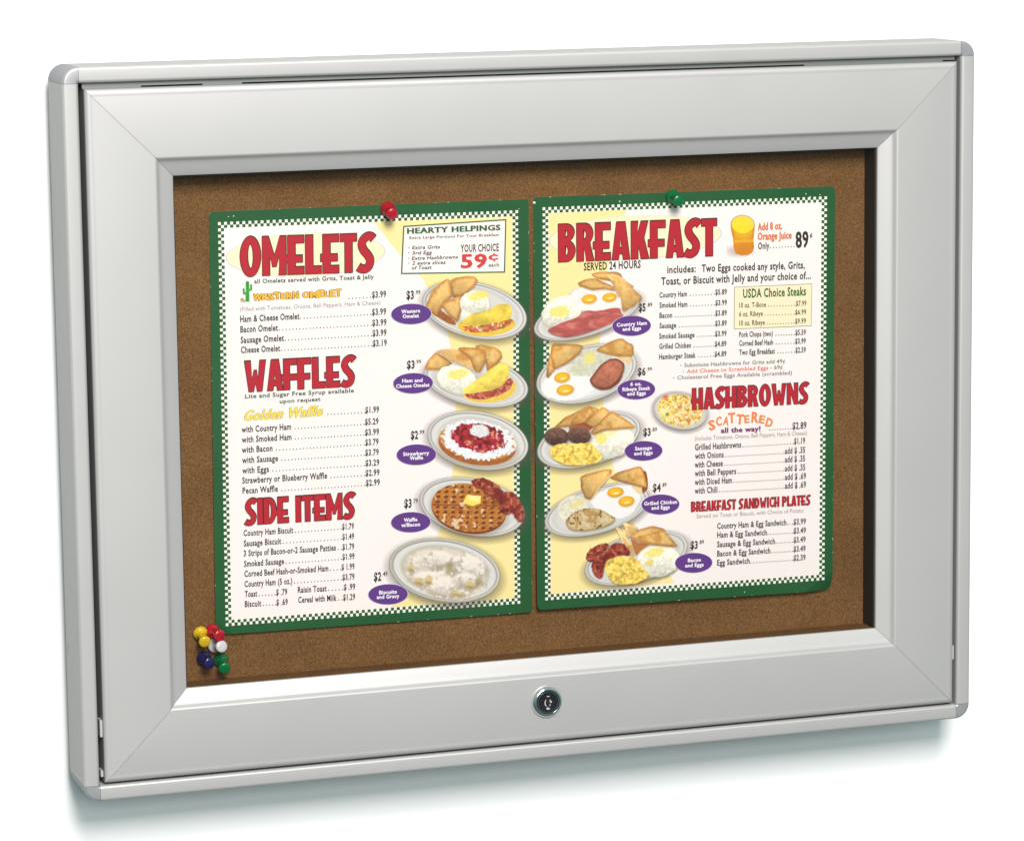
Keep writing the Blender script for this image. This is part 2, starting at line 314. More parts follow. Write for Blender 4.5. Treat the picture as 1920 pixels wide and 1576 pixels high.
# ------------------------------------------------------------------ printed menus
CARD_LIFT = {"l":2.0,"r":4.5}
TEXTS = {"l":[["omelet_list","item",-85.76,64.73,38.55,-0.02,3.83,"Ham & Cheese Omelet"],
["omelet_list","item",0.43,64.7,9.48,-0.02,3.87,"$3.99"],
["omelet_list","item",-85.79,58.23,24.44,-0.28,3.83,"Bacon Omelet"],
["omelet_list","item",0.5,57.81,9.48,-0.28,3.88,"$3.99"],
["omelet_list","item",-85.76,51.51,28.12,-0.2,3.83,"Sausage Omelet"],
["omelet_list","item",0.51,51.2,9.34,-0.2,3.88,"$3.99"],
["omelet_list","item",-85.79,45.21,25.52,-0.34,3.84,"Cheese Omelet"],
["omelet_list","item",0.44,44.69,9.49,-0.34,3.88,"$3.19"],
["omelet_list","item",0.66,75.7,9.47,0.47,3.87,"$3.99"],
["omelet_note","kabel",-76.04,88.64,78.24,-0.63,2.59,"all Omelets served with Grits, Toast & Jelly"],
["western_title","western",-77.02,77.76,57.93,-0.1,3.96,"WESTERN OMELET"],
["omelet_note","thin",-85.58,71.56,91.74,-0.23,2.59,"(Filled with Tomatoes, Onions, Bell Peppers, Ham & Cheese)"],
["waffle_list","item",-86.65,-5.16,32.29,-0.13,3.75,"with Country Ham"],
["waffle_list","item",-5.7,-5.35,9.11,-0.13,3.79,"$5.29"],
["waffle_list","item",-86.69,-11.63,32.44,-0.32,3.75,"with Smoked Ham"],
["waffle_list","item",-5.84,-12.08,9.45,-0.32,3.79,"$3.99"],
["waffle_list","item",-86.86,-18.1,20.03,-0.32,3.75,"with Bacon"],
["waffle_list","item",-5.78,-18.55,8.91,-0.32,3.8,"$3.79"],
["waffle_list","item",-86.84,-24.72,23.49,-0.33,3.76,"with Sausage"],
["waffle_list","item",-5.92,-25.18,9.05,-0.33,3.8,"$3.79"],
["waffle_list","item",-86.88,-31.27,17.4,-0.43,3.76,"with Eggs"],
["waffle_list","item",-5.93,-31.88,9.26,-0.43,3.8,"$3.29"],
["waffle_list","item",-87.05,-37.69,55.62,-0.45,3.76,"Strawberry or Blueberry Waffle"],
["waffle_list","item",-6.06,-38.33,9.47,-0.45,3.81,"$2.99"],
["waffle_list","item",-87.02,-44.2,23.06,-0.37,3.77,"Pecan Waffle"],
["waffle_list","item",-6.0,-44.73,9.47,-0.37,3.81,"$2.99"],
["golden_title","script",-85.47,2.21,51.42,0.24,6.13,"Golden Waffle"],
["waffle_list","item",-5.34,2.3,9.24,-0.65,3.79,"$1.99"],
["waffle_note","kabel",-83.79,16.32,71.28,-0.27,2.58,"Lite and Sugar Free Syrup available"],
["waffle_note","kabel",-61.44,11.88,26.81,-0.1,2.46,"upon request"],
["side_list","item",-87.12,-71.36,32.57,-0.49,3.7,"Country Ham Biscuit"],
["side_list","item",-22.31,-71.92,7.88,-0.49,3.74,"$1.79"],
["side_list","item",-87.15,-77.97,24.51,-0.44,3.71,"Sausage Biscuit"],
["side_list","item",-22.25,-78.47,7.81,-0.44,3.74,"$1.49"],
["side_list","item",-87.32,-84.38,60.61,-0.6,3.71,"3 Strips of Bacon-or-2 Sausage Patties"],
["side_list","item",-22.39,-85.06,7.89,-0.6,3.74,"$1.79"],
["side_list","item",-87.29,-91.08,26.19,-0.33,3.71,"Smoked Sausage"],
["side_list","item",-22.54,-91.45,8.1,-0.33,3.75,"$1.99"],
["side_list","item",-87.32,-97.57,55.31,-0.43,3.72,"Corned Beef Hash-or-Smoked Ham"],
["side_list","item",-23.24,-98.06,8.66,-0.43,3.75,"$ 1.99"],
["side_list","item",-87.36,-104.14,31.39,-0.48,3.72,"Country Ham (5 oz.)"],
["side_list","item",-22.83,-104.68,8.11,-0.48,3.75,"$3.79"],
["side_list","item",-87.32,-110.58,8.1,-1.4,3.72,"Toast"],
["side_list","item",-66.84,-111.08,7.39,-1.4,3.73,"$ .79"],
["side_list","item",-52.52,-110.58,19.09,-1.15,3.74,"Raisin Toast"],
["side_list","item",-22.07,-111.19,7.62,-1.15,3.76,"$ .99"],
["side_list","item",-87.49,-117.02,10.78,-1.49,3.73,"Biscuit"],
["side_list","item",-66.86,-117.55,7.6,-1.49,3.74,"$ .69"],
["side_list","item",-52.46,-117.06,25.51,-1.39,3.74,"Cereal with Milk"],
["side_list","item",-22.63,-117.78,8.04,-1.39,3.76,"$1.29"],
["offer_lettering","wide",24.83,115.36,62.41,-0.38,3.34,"HEARTY HELPINGS"],
["offer_lettering","kabelgr",26.23,111.88,60.03,-0.64,1.67,"Extra Large Portions For Your Breakfast"],
["offer_lettering","ital",27.84,105.32,18.47,-0.96,2.14,"Extra Grits"],
["offer_lettering","ital",27.78,101.84,13.07,-0.6,2.14,"3rd Egg"],
["offer_lettering","ital",27.5,98.5,30.7,-0.8,2.14,"Extra Hashbrowns"],
["offer_lettering","ital",27.65,95.35,22.2,-0.97,2.14,"2 extra slices"],
["offer_lettering","ital",27.18,92.42,13.29,-0.99,2.14,"of Toast"],
["offer_lettering","item",60.17,102.02,25.8,-0.84,4.57,"YOUR CHOICE"],
["offer_lettering","redfat",60.35,91.91,17.31,-0.93,8.21,"59"],
["offer_lettering","redfat",78.91,94.95,7.66,0.34,5.4,"¢"],
["offer_lettering","kabelgr",78.86,91.71,7.09,-0.53,2.29,"each"],
["price_figure#1","price",23.53,73.67,4.89,-0.52,5.1,"$3"],
["price_figure#1","cents",29.18,76.41,3.71,0.25,2.55,".99"],
["price_figure#2","price",22.97,29.15,5.09,-1.04,4.96,"$3"],
["price_figure#2","cents",28.65,31.9,3.87,-0.32,2.48,".99"],
["price_figure#3","price",24.66,-16.41,4.9,-1.32,4.99,"$2"],
["price_figure#3","cents",29.96,-13.59,3.88,-0.69,2.5,".99"],
["price_figure#4","price",19.42,-60.62,4.87,-1.5,5.36,"$3"],
["price_figure#4","cents",25.07,-58.05,3.5,-0.5,2.68,".79"],
["price_figure#5","price",-1.84,-106.78,4.86,-1.88,5.37,"$2"],
["price_figure#5","cents",3.66,-104.01,3.63,-1.01,2.69,".49"]],"r":[["breakfast_list","item",-18.27,67.56,19.3,-0.04,3.35,"Country Ham"],
["breakfast_list","item",20.98,67.53,8.17,-0.04,3.37,"$5.89"],
["breakfast_list","item",-18.35,60.94,19.54,-0.63,3.35,"Smoked Ham"],
["breakfast_list","item",20.91,60.51,8.17,-0.63,3.37,"$3.99"],
["breakfast_list","item",-18.44,54.23,8.87,-0.76,3.35,"Bacon"],
["breakfast_list","item",20.76,53.71,8.17,-0.76,3.37,"$3.89"],
["breakfast_list","item",-18.52,47.52,11.75,-0.81,3.36,"Sausage"],
["breakfast_list","item",20.62,46.97,8.18,-0.81,3.37,"$3.89"],
["breakfast_list","item",-18.76,40.6,24.73,-0.69,3.36,"Smoked Sausage"],
["breakfast_list","item",20.47,40.12,8.18,-0.69,3.38,"$3.99"],
["breakfast_list","item",-18.84,33.95,22.23,-0.83,3.36,"Grilled Chicken"],
["breakfast_list","item",20.25,33.38,8.26,-0.83,3.38,"$4.89"],
["breakfast_list","item",-19.08,27.09,25.76,-0.54,3.36,"Hamburger Steak"],
["breakfast_list","item",20.03,26.72,8.42,-0.54,3.38,"$4.89"],
["breakfast_list","item",37.55,38.66,24.0,-1.12,3.38,"Pork Chops (two)"],
["breakfast_list","item",77.71,37.87,7.51,-1.12,3.4,"$5.59"],
["breakfast_list","item",37.5,32.92,24.17,-1.17,3.39,"Corned Beef Hash"],
["breakfast_list","item",77.52,32.1,7.67,-1.17,3.41,"$3.99"],
["breakfast_list","item",37.45,26.88,25.45,-1.04,3.39,"Two Egg Breakfast"],
["breakfast_list","item",77.64,26.15,7.52,-1.04,3.41,"$2.59"],
["steak_lettering","olive",37.72,58.07,19.21,-1.17,3.23,"10 oz. T-Bone"],
["steak_lettering","olive",78.16,57.25,7.58,-1.17,3.25,"$7.99"],
["steak_lettering","olive",37.67,52.26,16.84,-1.2,3.23,"6 oz. Ribeye"],
["steak_lettering","olive",77.56,51.43,7.98,-1.2,3.25,"$6.99"],
["steak_lettering","olive",37.62,46.31,18.28,-1.16,3.23,"10 oz. Ribeye"],
["steak_lettering","olive",77.52,45.51,7.83,-1.16,3.25,"$9.99"],
["steak_lettering","greenb",40.54,64.54,44.92,-0.71,5.5,"USDA Choice Steaks"],
["breakfast_note","kabel2",-1.44,21.04,71.62,-0.99,2.49,"Substitute Hashbrowns for Grits add 49¢"],
["breakfast_note","kred",0.23,16.9,57.97,-0.86,2.5,"Add Cheese to Scrambled Eggs"],
["breakfast_note","kabel2",59.63,16.1,8.76,-1.31,2.52,"- 69¢"],
["breakfast_note","kpur",-6.46,13.1,81.61,-0.96,2.49,"Cholesterol Free Eggs Available (scrambled)"],
["served_line","item",-70.45,87.83,39.37,-0.12,4.78,"SERVED 24 HOURS"],
["includes_line","item",-12.64,83.41,19.97,-0.76,4.42,"includes:"],
["includes_line","item",11.49,83.08,73.29,-0.93,4.57,"Two Eggs cooked any style, Grits,"],
["includes_line","item",-16.93,75.87,105.98,-0.61,4.7,"Toast, or Biscuit with Jelly and your choice of..."],
["juice_price","orange",51.42,108.39,17.29,0.94,4.58,"Add 8 oz."],
["juice_price","orange",51.37,102.13,24.07,-0.08,4.59,"Orange Juice"],
["juice_price","item",51.47,96.07,8.11,0.33,4.17,"Only"],
["juice_price","price",78.42,95.89,9.23,1.29,9.91,"89"],
["juice_price","price",88.67,101.5,1.67,2.24,3.49,"¢"],
["hashbrown_list","item",5.49,-34.45,32.88,-0.4,3.89,"Grilled Hashbrowns"],
["hashbrown_list","item",76.3,-34.94,7.98,-0.4,3.93,"$1.19"],
["hashbrown_list","item",5.43,-40.22,20.38,-0.71,3.89,"with Onions"],
["hashbrown_list","item",69.62,-41.01,14.62,-0.71,3.93,"add $ .35"],
["hashbrown_list","item",5.21,-46.05,19.92,-0.6,3.9,"with Cheese"],
["hashbrown_list","item",69.58,-46.73,14.62,-0.6,3.93,"add $ .35"],
["hashbrown_list","item",5.15,-51.75,29.43,-0.81,3.9,"with Bell Peppers"],
["hashbrown_list","item",69.54,-52.66,14.71,-0.81,3.93,"add $ .35"],
["hashbrown_list","item",5.09,-57.61,26.34,-0.82,3.9,"with Diced Ham"],
["hashbrown_list","item",69.5,-58.53,15.26,-0.82,3.94,"add $ .69"],
["hashbrown_list","item",5.02,-63.39,16.16,-0.86,3.9,"with Chili"],
["hashbrown_list","item",69.46,-64.36,15.27,-0.86,3.94,"add $ .69"],
["hashbrown_list","item",75.19,-24.82,10.16,-0.7,4.36,"$2.89"],
["hashbrown_note","thin",5.56,-28.04,80.02,-0.87,2.74,"(includes Tomatoes, Onions, Bell Peppers, Ham & Cheese)"],
["scattered_title","purple",24.03,-24.15,28.21,-0.94,3.17,"all the way!"],
["scattered_title","scatter",15.98,-21.92,4.4,9.72,6.12,"S"],
["scattered_title","scatter",20.77,-19.19,3.98,2.09,5.62,"C"],
["scattered_title","scatter",25.39,-18.75,4.02,-7.27,5.19,"A"],
["scattered_title","scatter",29.56,-18.0,4.76,2.1,6.35,"T"],
["scattered_title","scatter",34.8,-18.76,4.97,-7.26,6.14,"T"],
["scattered_title","scatter",40.98,-18.56,3.39,2.09,4.77,"E"],
["scattered_title","scatter",45.78,-18.42,4.82,-5.39,6.65,"R"],
["scattered_title","scatter",50.89,-18.88,3.91,-12.77,4.92,"E"],
["scattered_title","scatter",55.52,-21.2,4.71,-19.2,5.36,"D"],
["sandwich_list","item",20.68,-87.95,49.6,-1.15,3.65,"Country Ham & Egg Sandwich"],
["sandwich_list","item",75.54,-89.05,8.94,-1.15,3.68,"$3.99"],
["sandwich_list","item",20.62,-93.95,35.6,-1.19,3.65,"Ham & Egg Sandwich"],
["sandwich_list","item",75.5,-95.1,8.95,-1.19,3.68,"$3.49"],
["sandwich_list","item",20.56,-100.29,41.49,-1.0,3.66,"Sausage & Egg Sandwich"],
["sandwich_list","item",75.46,-101.24,8.74,-1.0,3.68,"$3.49"],
["sandwich_list","item",20.5,-106.49,38.21,-0.99,3.66,"Bacon & Egg Sandwich"],
["sandwich_list","item",75.42,-107.44,8.74,-0.99,3.69,"$3.49"],
["sandwich_list","item",20.44,-112.57,23.32,-0.91,3.66,"Egg Sandwich"],
["sandwich_list","item",75.38,-113.45,8.74,-0.91,3.69,"$2.39"],
["sandwich_note","thin",6.1,-79.88,76.82,-1.01,2.73,"Served on Toast or Biscuit, with Choice of Potato"],
["price_figure#6","price",-32.81,59.27,4.79,0.13,4.88,"$5"],
["price_figure#6","cents",-27.24,62.07,3.9,-0.09,2.44,".89"],
["price_figure#7","price",-34.08,17.42,5.49,-1.33,4.73,"$6"],
["price_figure#7","cents",-27.89,19.87,3.78,0.52,2.37,".99"],
["price_figure#8","price",-30.62,-22.66,5.04,-0.76,4.76,"$3"],
["price_figure#8","cents",-24.88,-20.14,3.79,0.21,2.38,".89"],
["price_figure#9","price",-24.51,-60.03,5.52,-1.19,4.96,"$4"],
["price_figure#9","cents",-18.26,-57.19,3.46,-0.63,2.48,".89"],
["price_figure#10","price",1.61,-100.07,5.11,-1.28,4.95,"$3"],
["price_figure#10","cents",7.44,-97.24,3.8,-0.25,2.48,".89"]]}
DOTS = {"l":[["omelet_list",-46.36,64.72,-0.29,64.7],
["omelet_list",-60.51,58.11,-0.22,57.81],
["omelet_list",-56.79,51.41,-0.21,51.21],
["omelet_list",-59.42,45.05,-0.28,44.7],
["omelet_list",-14.5,75.63,-0.34,75.75],
["waffle_list",-51.83,-5.24,-6.37,-5.35],
["waffle_list",-51.73,-11.83,-6.52,-12.08],
["waffle_list",-64.31,-18.23,-6.45,-18.55],
["waffle_list",-60.82,-24.87,-6.59,-25.18],
["waffle_list",-66.96,-31.42,-6.6,-31.87],
["waffle_list",-28.88,-38.15,-6.74,-38.32],
["waffle_list",-61.44,-44.37,-6.67,-44.72],
["waffle_list",-30.04,2.57,-5.54,2.12],
["side_list",-53.17,-71.65,-23.01,-71.91],
["side_list",-61.26,-78.17,-22.95,-78.46],
["side_list",-25.32,-85.03,-23.09,-85.05],
["side_list",-59.72,-91.24,-23.23,-91.45],
["side_list",-30.63,-98.0,-23.94,-98.05],
["side_list",-54.58,-104.41,-23.53,-104.67],
["side_list",-77.85,-110.81,-67.53,-111.07],
["side_list",-32.04,-110.99,-22.76,-111.18],
["side_list",-75.33,-117.33,-67.55,-117.53],
["side_list",-25.56,-117.71,-23.33,-117.77],
["offer_lettering",25.7,106.09,26.74,106.04],
["offer_lettering",25.63,102.81,26.68,102.76],
["offer_lettering",25.57,99.4,26.61,99.35],
["offer_lettering",25.5,96.12,26.55,96.07]],"r":[["breakfast_list",3.21,67.55,20.19,67.53],
["breakfast_list",3.37,60.7,20.12,60.52],
["breakfast_list",-7.39,54.08,19.98,53.72],
["breakfast_list",-4.58,47.32,19.83,46.98],
["breakfast_list",8.16,40.27,19.69,40.13],
["breakfast_list",5.58,33.59,19.46,33.39],
["breakfast_list",8.88,26.82,19.24,26.73],
["breakfast_list",63.77,38.15,76.92,37.89],
["breakfast_list",63.89,32.38,76.72,32.12],
["breakfast_list",65.12,26.37,76.84,26.16],
["steak_lettering",58.52,57.64,77.36,57.26],
["steak_lettering",56.1,51.88,76.76,51.44],
["steak_lettering",57.48,45.91,76.73,45.52],
["breakfast_note",-3.78,21.98,-2.84,21.92],
["breakfast_note",-2.1,17.84,-1.17,17.79],
["breakfast_note",-8.95,13.98,-8.01,13.92],
["juice_price",60.33,96.23,77.14,96.3],
["hashbrown_list",39.76,-34.69,75.52,-34.94],
["hashbrown_list",27.19,-40.49,68.84,-41.0],
["hashbrown_list",26.52,-46.27,68.8,-46.72],
["hashbrown_list",35.97,-52.19,68.76,-52.65],
["hashbrown_list",32.82,-58.0,68.72,-58.52],
["hashbrown_list",22.57,-63.65,68.68,-64.35],
["hashbrown_list",58.84,-24.67,74.02,-24.74],
["sandwich_list",71.12,-88.96,74.84,-89.04],
["sandwich_list",57.05,-94.71,74.8,-95.08],
["sandwich_list",62.89,-101.02,74.76,-101.23],
["sandwich_list",59.55,-107.17,74.72,-107.43],
["sandwich_list",44.59,-112.96,74.68,-113.44]]}
BADGES = {"l":[[26.49,64.1,13.31,-0.43,0.13,6.52,[["Western",19.87,64.78,12.38,0.15,2.22],
["Omelet",20.71,61.71,10.77,-0.12,2.22]]],[26.85,19.57,13.19,-0.51,0.13,6.54,[["Ham and",19.54,20.45,13.57,-1.39,2.22],
["Cheese Omelet",15.41,17.16,22.27,-0.99,2.22]]],[28.14,-26.71,13.16,-0.6,0.13,6.65,[["Strawberry",19.29,-26.93,17.44,-0.9,2.24],
["Waffle",23.65,-29.85,8.86,-0.75,2.24]]],[23.6,-70.31,13.19,-0.68,0.13,6.56,[["Waffle",18.88,-69.76,9.03,-0.93,2.26],
["w/Bacon",17.14,-72.96,12.53,-0.86,2.26]]],[7.4,-116.21,13.17,-0.77,0.13,6.59,[["Biscuits",1.38,-115.74,11.85,-1.37,2.27],
["and Gravy",-0.27,-118.59,15.05,-1.51,2.27]]]],"r":[[-37.99,50.22,13.33,-0.45,0.09,6.55,[["Country Ham",-48.29,50.12,20.9,0.86,2.25],
["and Eggs",-44.24,47.21,12.7,0.14,2.25]]],[-35.32,8.26,13.11,-0.52,0.09,6.48,[["6 oz.",-39.38,10.87,7.73,-0.57,2.24],
["Ribeye Steak",-44.9,7.7,19.37,-0.41,2.24],
["and Eggs",-41.65,4.64,12.89,-0.62,2.24]]],[-30.75,-32.5,13.16,-0.6,0.08,6.46,[["Sausage",-36.71,-31.81,11.81,-0.33,2.25],
["and Eggs",-37.35,-35.02,12.88,-0.36,2.26]]],[-19.3,-68.82,13.22,-0.67,0.08,6.6,[["Grilled Chicken",-30.83,-68.67,23.16,-0.74,2.28],
["and Eggs",-25.7,-71.84,12.79,-1.36,2.29]]],[3.71,-109.49,13.14,-0.73,0.07,6.59,[["Bacon",-0.42,-108.73,9.12,-1.0,2.28],
["and Eggs",-2.39,-112.04,13.13,-1.17,2.28]]]]}
HEADS = {"l":[["OMELETS",-85.0,93.51,87.45,-0.82,24.34,0.35,0.45],
["WAFFLES",-83.88,20.33,72.06,-0.37,19.44,0.3,0.45],
["SIDE ITEMS",-85.98,-64.56,72.18,-0.52,16.61,0.3,0.4]],"r":[["BREAKFAST",-87.79,94.06,109.91,-0.5,24.22,0.35,0.45],
["HASHBROWNS",3.71,-7.56,82.92,-0.46,13.99,0.25,0.3],
["BREAKFAST SANDWICH PLATES",2.22,-75.38,85.52,-0.8,6.75,0.12,0.1]]}
SHAPES = {"Q":{"l":[[-98.35,128.1],[99.49,127.23],[97.19,-129.46],[-100.27,-128.55]],"r":[[-97.98,129.87],[101.1,128.77],[97.91,-128.32],[-100.43,-126.68]]},"OUT":{"l":[[-103.77,134.81],[106.67,134.13],[105.38,-135.79],[-106.68,-133.74]],"r":[[-104.05,136.52],[107.01,135.26],[103.76,-135.73],[-105.76,-132.61]]},"YEL":{"l":[[3.0,123.86],[19.51,102.76],[32.54,88.69],[37.9,80.4],[46.14,62.51],[51.59,46.41],[54.43,24.19],[55.11,1.32],[54.36,-20.83],[52.4,-40.17],[48.25,-60.45],[41.4,-80.57],[28.38,-102.68],[9.26,-124.99]],"r":[[-40.23,125.94],[-47.88,106.53],[-53.26,90.48],[-58.36,68.85],[-59.86,42.12],[-59.44,20.09],[-58.27,-0.98],[-55.61,-22.22],[-51.09,-43.64],[-42.84,-67.18],[-31.94,-91.02],[-9.36,-121.97]]},"OVAL":{"l":[-41.86,105.2,52.16,-0.39,0.33,14.01],"r":[-34.02,107.72,60.09,-0.15,0.19,14.36]},"OFFER":[[22.22,120.48],[91.46,121.84],[90.01,87.39],[20.15,89.8]],"STEAK":[[34.38,72.03],[90.06,71.51],[89.34,43.29],[33.89,44.01]]}
PICS = [["l","western_omelet",[420,730,1500,1420],[0.070721,-0.001124,2.143831,-0.003637,-0.067641,140.462978]],
["l","ham_omelet",[440,110,1560,800],[0.068623,-0.001091,0.527483,-0.003952,-0.065814,54.969671]],
["l","strawberry_waffle",[490,760,1560,1420],[0.06883,-0.00109,0.306189,-0.004376,-0.066178,55.682631]],
["l","bacon_waffle",[490,90,1530,710],[0.073559,-0.001185,-8.468016,-0.00513,-0.070959,-30.273555]],
["l","biscuits",[210,650,1300,1320],[0.073349,-0.001271,-8.211952,-0.005552,-0.071132,-29.785131]],
["l","cactus",[330,800,470,1030],[0.069864,-0.001782,-107.720692,-0.00347,-0.068201,147.779384]],
["r","ham_eggs",[40,840,1190,1575],[0.067614,-0.000962,-107.851798,-0.003443,-0.063893,144.301612]],
["r","steak_eggs",[60,60,1180,800],[0.065387,-0.000938,-109.364017,-0.003728,-0.061961,50.857039]],
["r","sausage_eggs",[70,770,1220,1500],[0.065579,-0.000937,-109.480697,-0.004145,-0.062295,51.381948]],
["r","chicken_eggs",[150,50,1260,820],[0.068225,-0.000955,-110.925752,-0.004713,-0.064922,-32.475166]],
["r","bacon_eggs",[550,620,1640,1360],[0.068881,-0.00086,-111.586897,-0.005109,-0.06545,-31.740207]],
["r","hashbrowns",[140,140,700,570],[0.076272,-0.000812,-36.262151,-0.004633,-0.07175,18.913305]],
["r","juice",[820,290,1110,730],[0.074715,-0.000608,-31.614476,-0.003325,-0.069381,144.34297]]]
PINS = [["red",[-94.47,20.8,132.03],[-95.12,10.0,130.34]],
["green",[99.0,20.8,131.97],[98.48,10.0,130.65]],
["yellow",[-223.19,20.8,-131.35],[-222.98,10.0,-134.88]],
["red",[-215.26,20.8,-130.68],[-213.69,10.0,-131.39]],
["white",[-214.0,20.8,-139.82],[-212.22,10.0,-138.55]],
["blue",[-221.15,20.8,-147.78],[-220.71,10.0,-148.66]],
["green",[-210.12,20.8,-149.7],[-210.77,10.0,-152.78]]]
ORG = {"l":[-106.5,0.5],"r":[107.5,-1.0]}

def seg(P, t, w_): pass
def g_arc(cx, cy, rx, ry, a0, a1, n=12): return arc(cx, cy, rx, ry, a0, a1, n)
def stroke(pts, th):
    """Closed outline round a polyline of the given thickness (flat ends)."""
    P_ = [Vector(p) for p in pts]; L = []; Rr = []
    for i, p in enumerate(P_):
        d = (P_[min(i + 1, len(P_) - 1)] - P_[max(i - 1, 0)]).normalized(); nrm = Vector((-d.y, d.x)); L.append(p + nrm * th / 2); Rr.append(p - nrm * th / 2)
    return [tuple(v) for v in L] + [tuple(v) for v in reversed(Rr)]
def spline(pts, n=8):
    out = []
    P_ = [pts[0]] + list(pts) + [pts[-1]]
    for i in range(1, len(P_) - 2):
        for k in range(n):
            t = k / n
            out.append(tuple(.5 * (2 * P_[i][c] + (P_[i + 1][c] - P_[i - 1][c]) * t + (2 * P_[i - 1][c] - 5 * P_[i][c] + 4 * P_[i + 1][c] - P_[i + 2][c]) * t * t + (3 * P_[i][c] - P_[i - 1][c] - 3 * P_[i + 1][c] + P_[i + 2][c]) * t ** 3) for c in (0, 1)))
    return out + [pts[-1]]
s_ = .20
GL = {
 'I': (.20, [[(0, 0), (s_, 0), (s_, 1), (0, 1)]]),
 'L': (.42, [[(0, 0), (.42, 0), (.42, .19), (s_, .19), (s_, 1), (0, 1)]]),
 'E': (.43, [[(0, 0), (.43, 0), (.43, .19), (s_, .19), (s_, .31), (.39, .31), (.39, .49), (s_, .49), (s_, .81), (.43, .81), (.43, 1), (0, 1), (0, .49), (-.06, .49), (-.06, .31), (0, .31)]]),
 'F': (.43, [[(0, 0), (s_, 0), (s_, .31), (.40, .31), (.40, .49), (s_, .49), (s_, .81), (.43, .81), (.43, 1), (0, 1), (0, .49), (-.06, .49), (-.06, .31), (0, .31)]]),
 'T': (.44, [[(.12, 0), (.32, 0), (.32, .81), (.44, .81), (.44, 1), (0, 1), (0, .81), (.12, .81)]]),
 'O': (.55, [arc(.275, .5, .275, .52, 0, 348, 29), arc(.275, .5, .075, .32, 0, 348, 29)]),
 'M': (.63, [[(0, 0), (.19, 0), (.19, .50), (.265, .22), (.365, .22), (.44, .50), (.44, 0), (.63, 0), (.63, 1), (.47, 1), (.315, .50), (.16, 1), (0, 1)]]),
 'W': (.68, [[(0, 1), (.19, 1), (.245, .40), (.30, .68), (.38, .68), (.435, .40), (.49, 1), (.68, 1), (.55, 0), (.40, 0), (.34, .28), (.28, 0), (.13, 0)]]),
 'A': (.50, [[(0, 0), (.18, 0), (.20, .15), (.30, .15), (.32, 0), (.50, 0), (.37, 1), (.13, 1)], [(.215, .31), (.285, .31), (.25, .60)]]),
 'B': (.47, [[(0, 0)] + arc(.22, .28, .25, .28, -90, 70, 14) + arc(.22, .77, .23, .23, -55, 90, 14) + [(0, 1)], [(.19, .15)] + arc(.20, .29, .075, .14, -90, 90, 8) + [(.19, .43)], [(.19, .65)] + arc(.20, .75, .065, .10, -90, 90, 8) + [(.19, .85)]]),
 'R': (.48, [[(0, 0), (.19, 0), (.19, .40), (.28, 0), (.48, 0), (.37, .47)] + arc(.23, .72, .23, .28, -45, 90, 14) + [(0, 1)], [(.19, .58)] + arc(.20, .71, .075, .13, -90, 90, 8) + [(.19, .84)]]),
 'K': (.50, [[(0, 0), (.19, 0), (.19, .36), (.28, 0), (.50, 0), (.36, .54), (.48, 1), (.28, 1), (.19, .68), (.19, 1), (0, 1)]]),
 'D': (.49, [[(0, 0)] + arc(.21, .5, .28, .5, -90, 90, 20) + [(0, 1)], [(.19, .18)] + arc(.20, .5, .09, .32, -90, 90, 14) + [(.19, .82)]]),
 'P': (.46, [[(0, 0), (.19, 0), (.19, .36)] + arc(.22, .68, .24, .32, -90, 90, 16) + [(0, 1)], [(.19, .54)] + arc(.20, .69, .075, .15, -90, 90, 8) + [(.19, .84)]]),
 'H': (.50, [[(0, 0), (.19, 0), (.19, .31), (.31, .31), (.31, 0), (.50, 0), (.50, 1), (.31, 1), (.31, .49), (.19, .49), (.19, 1), (0, 1), (0, .49), (-.05, .49), (-.05, .31), (0, .31)]]),
 'N': (.52, [[(0, 0), (.18, 0), (.18, .52), (.34, 0), (.52, 0), (.52, 1), (.34, 1), (.34, .50), (.17, 1), (0, 1)]]),
 'S': (.45, [stroke(spline([(.43, .86), (.36, .92), (.26, .92), (.15, .83), (.115, .70), (.17, .56), (.27, .44), (.335, .31), (.31, .16), (.21, .08), (.10, .085), (.02, .13)]), .20)]),
 'C': (.46, [stroke(spline([(.43, .80), (.37, .90), (.26, .91), (.14, .78), (.10, .5), (.14, .22), (.26, .09), (.37, .10), (.44, .20)]), .19)]),
}
def area2(P_): return sum(P_[i][0] * P_[(i + 1) % len(P_)][1] - P_[(i + 1) % len(P_)][0] * P_[i][1] for i in range(len(P_)))
def offset_poly(P_, t):
    """Grow a counter-clockwise outline by t (a hole passed in gets shrunk by passing -t)."""
    if area2(P_) < 0: P_ = P_[::-1]
    out = []; n = len(P_)
    for i in range(n):
        a, b_, c = Vector(P_[i - 1]), Vector(P_[i]), Vector(P_[(i + 1) % n])
        d1 = (b_ - a); d2 = (c - b_)
        if d1.length < 1e-7 or d2.length < 1e-7: out.append(tuple(b_)); continue
        d1.normalize(); d2.normalize(); n1 = Vector((d1.y, -d1.x)); n2 = Vector((d2.y, -d2.x)); bis = n1 + n2
        if bis.length < .3: bis = n1
        bis.normalize(); k = max(.45, bis.dot(n1)); out.append(tuple(b_ + bis * (t / k)))
    return out

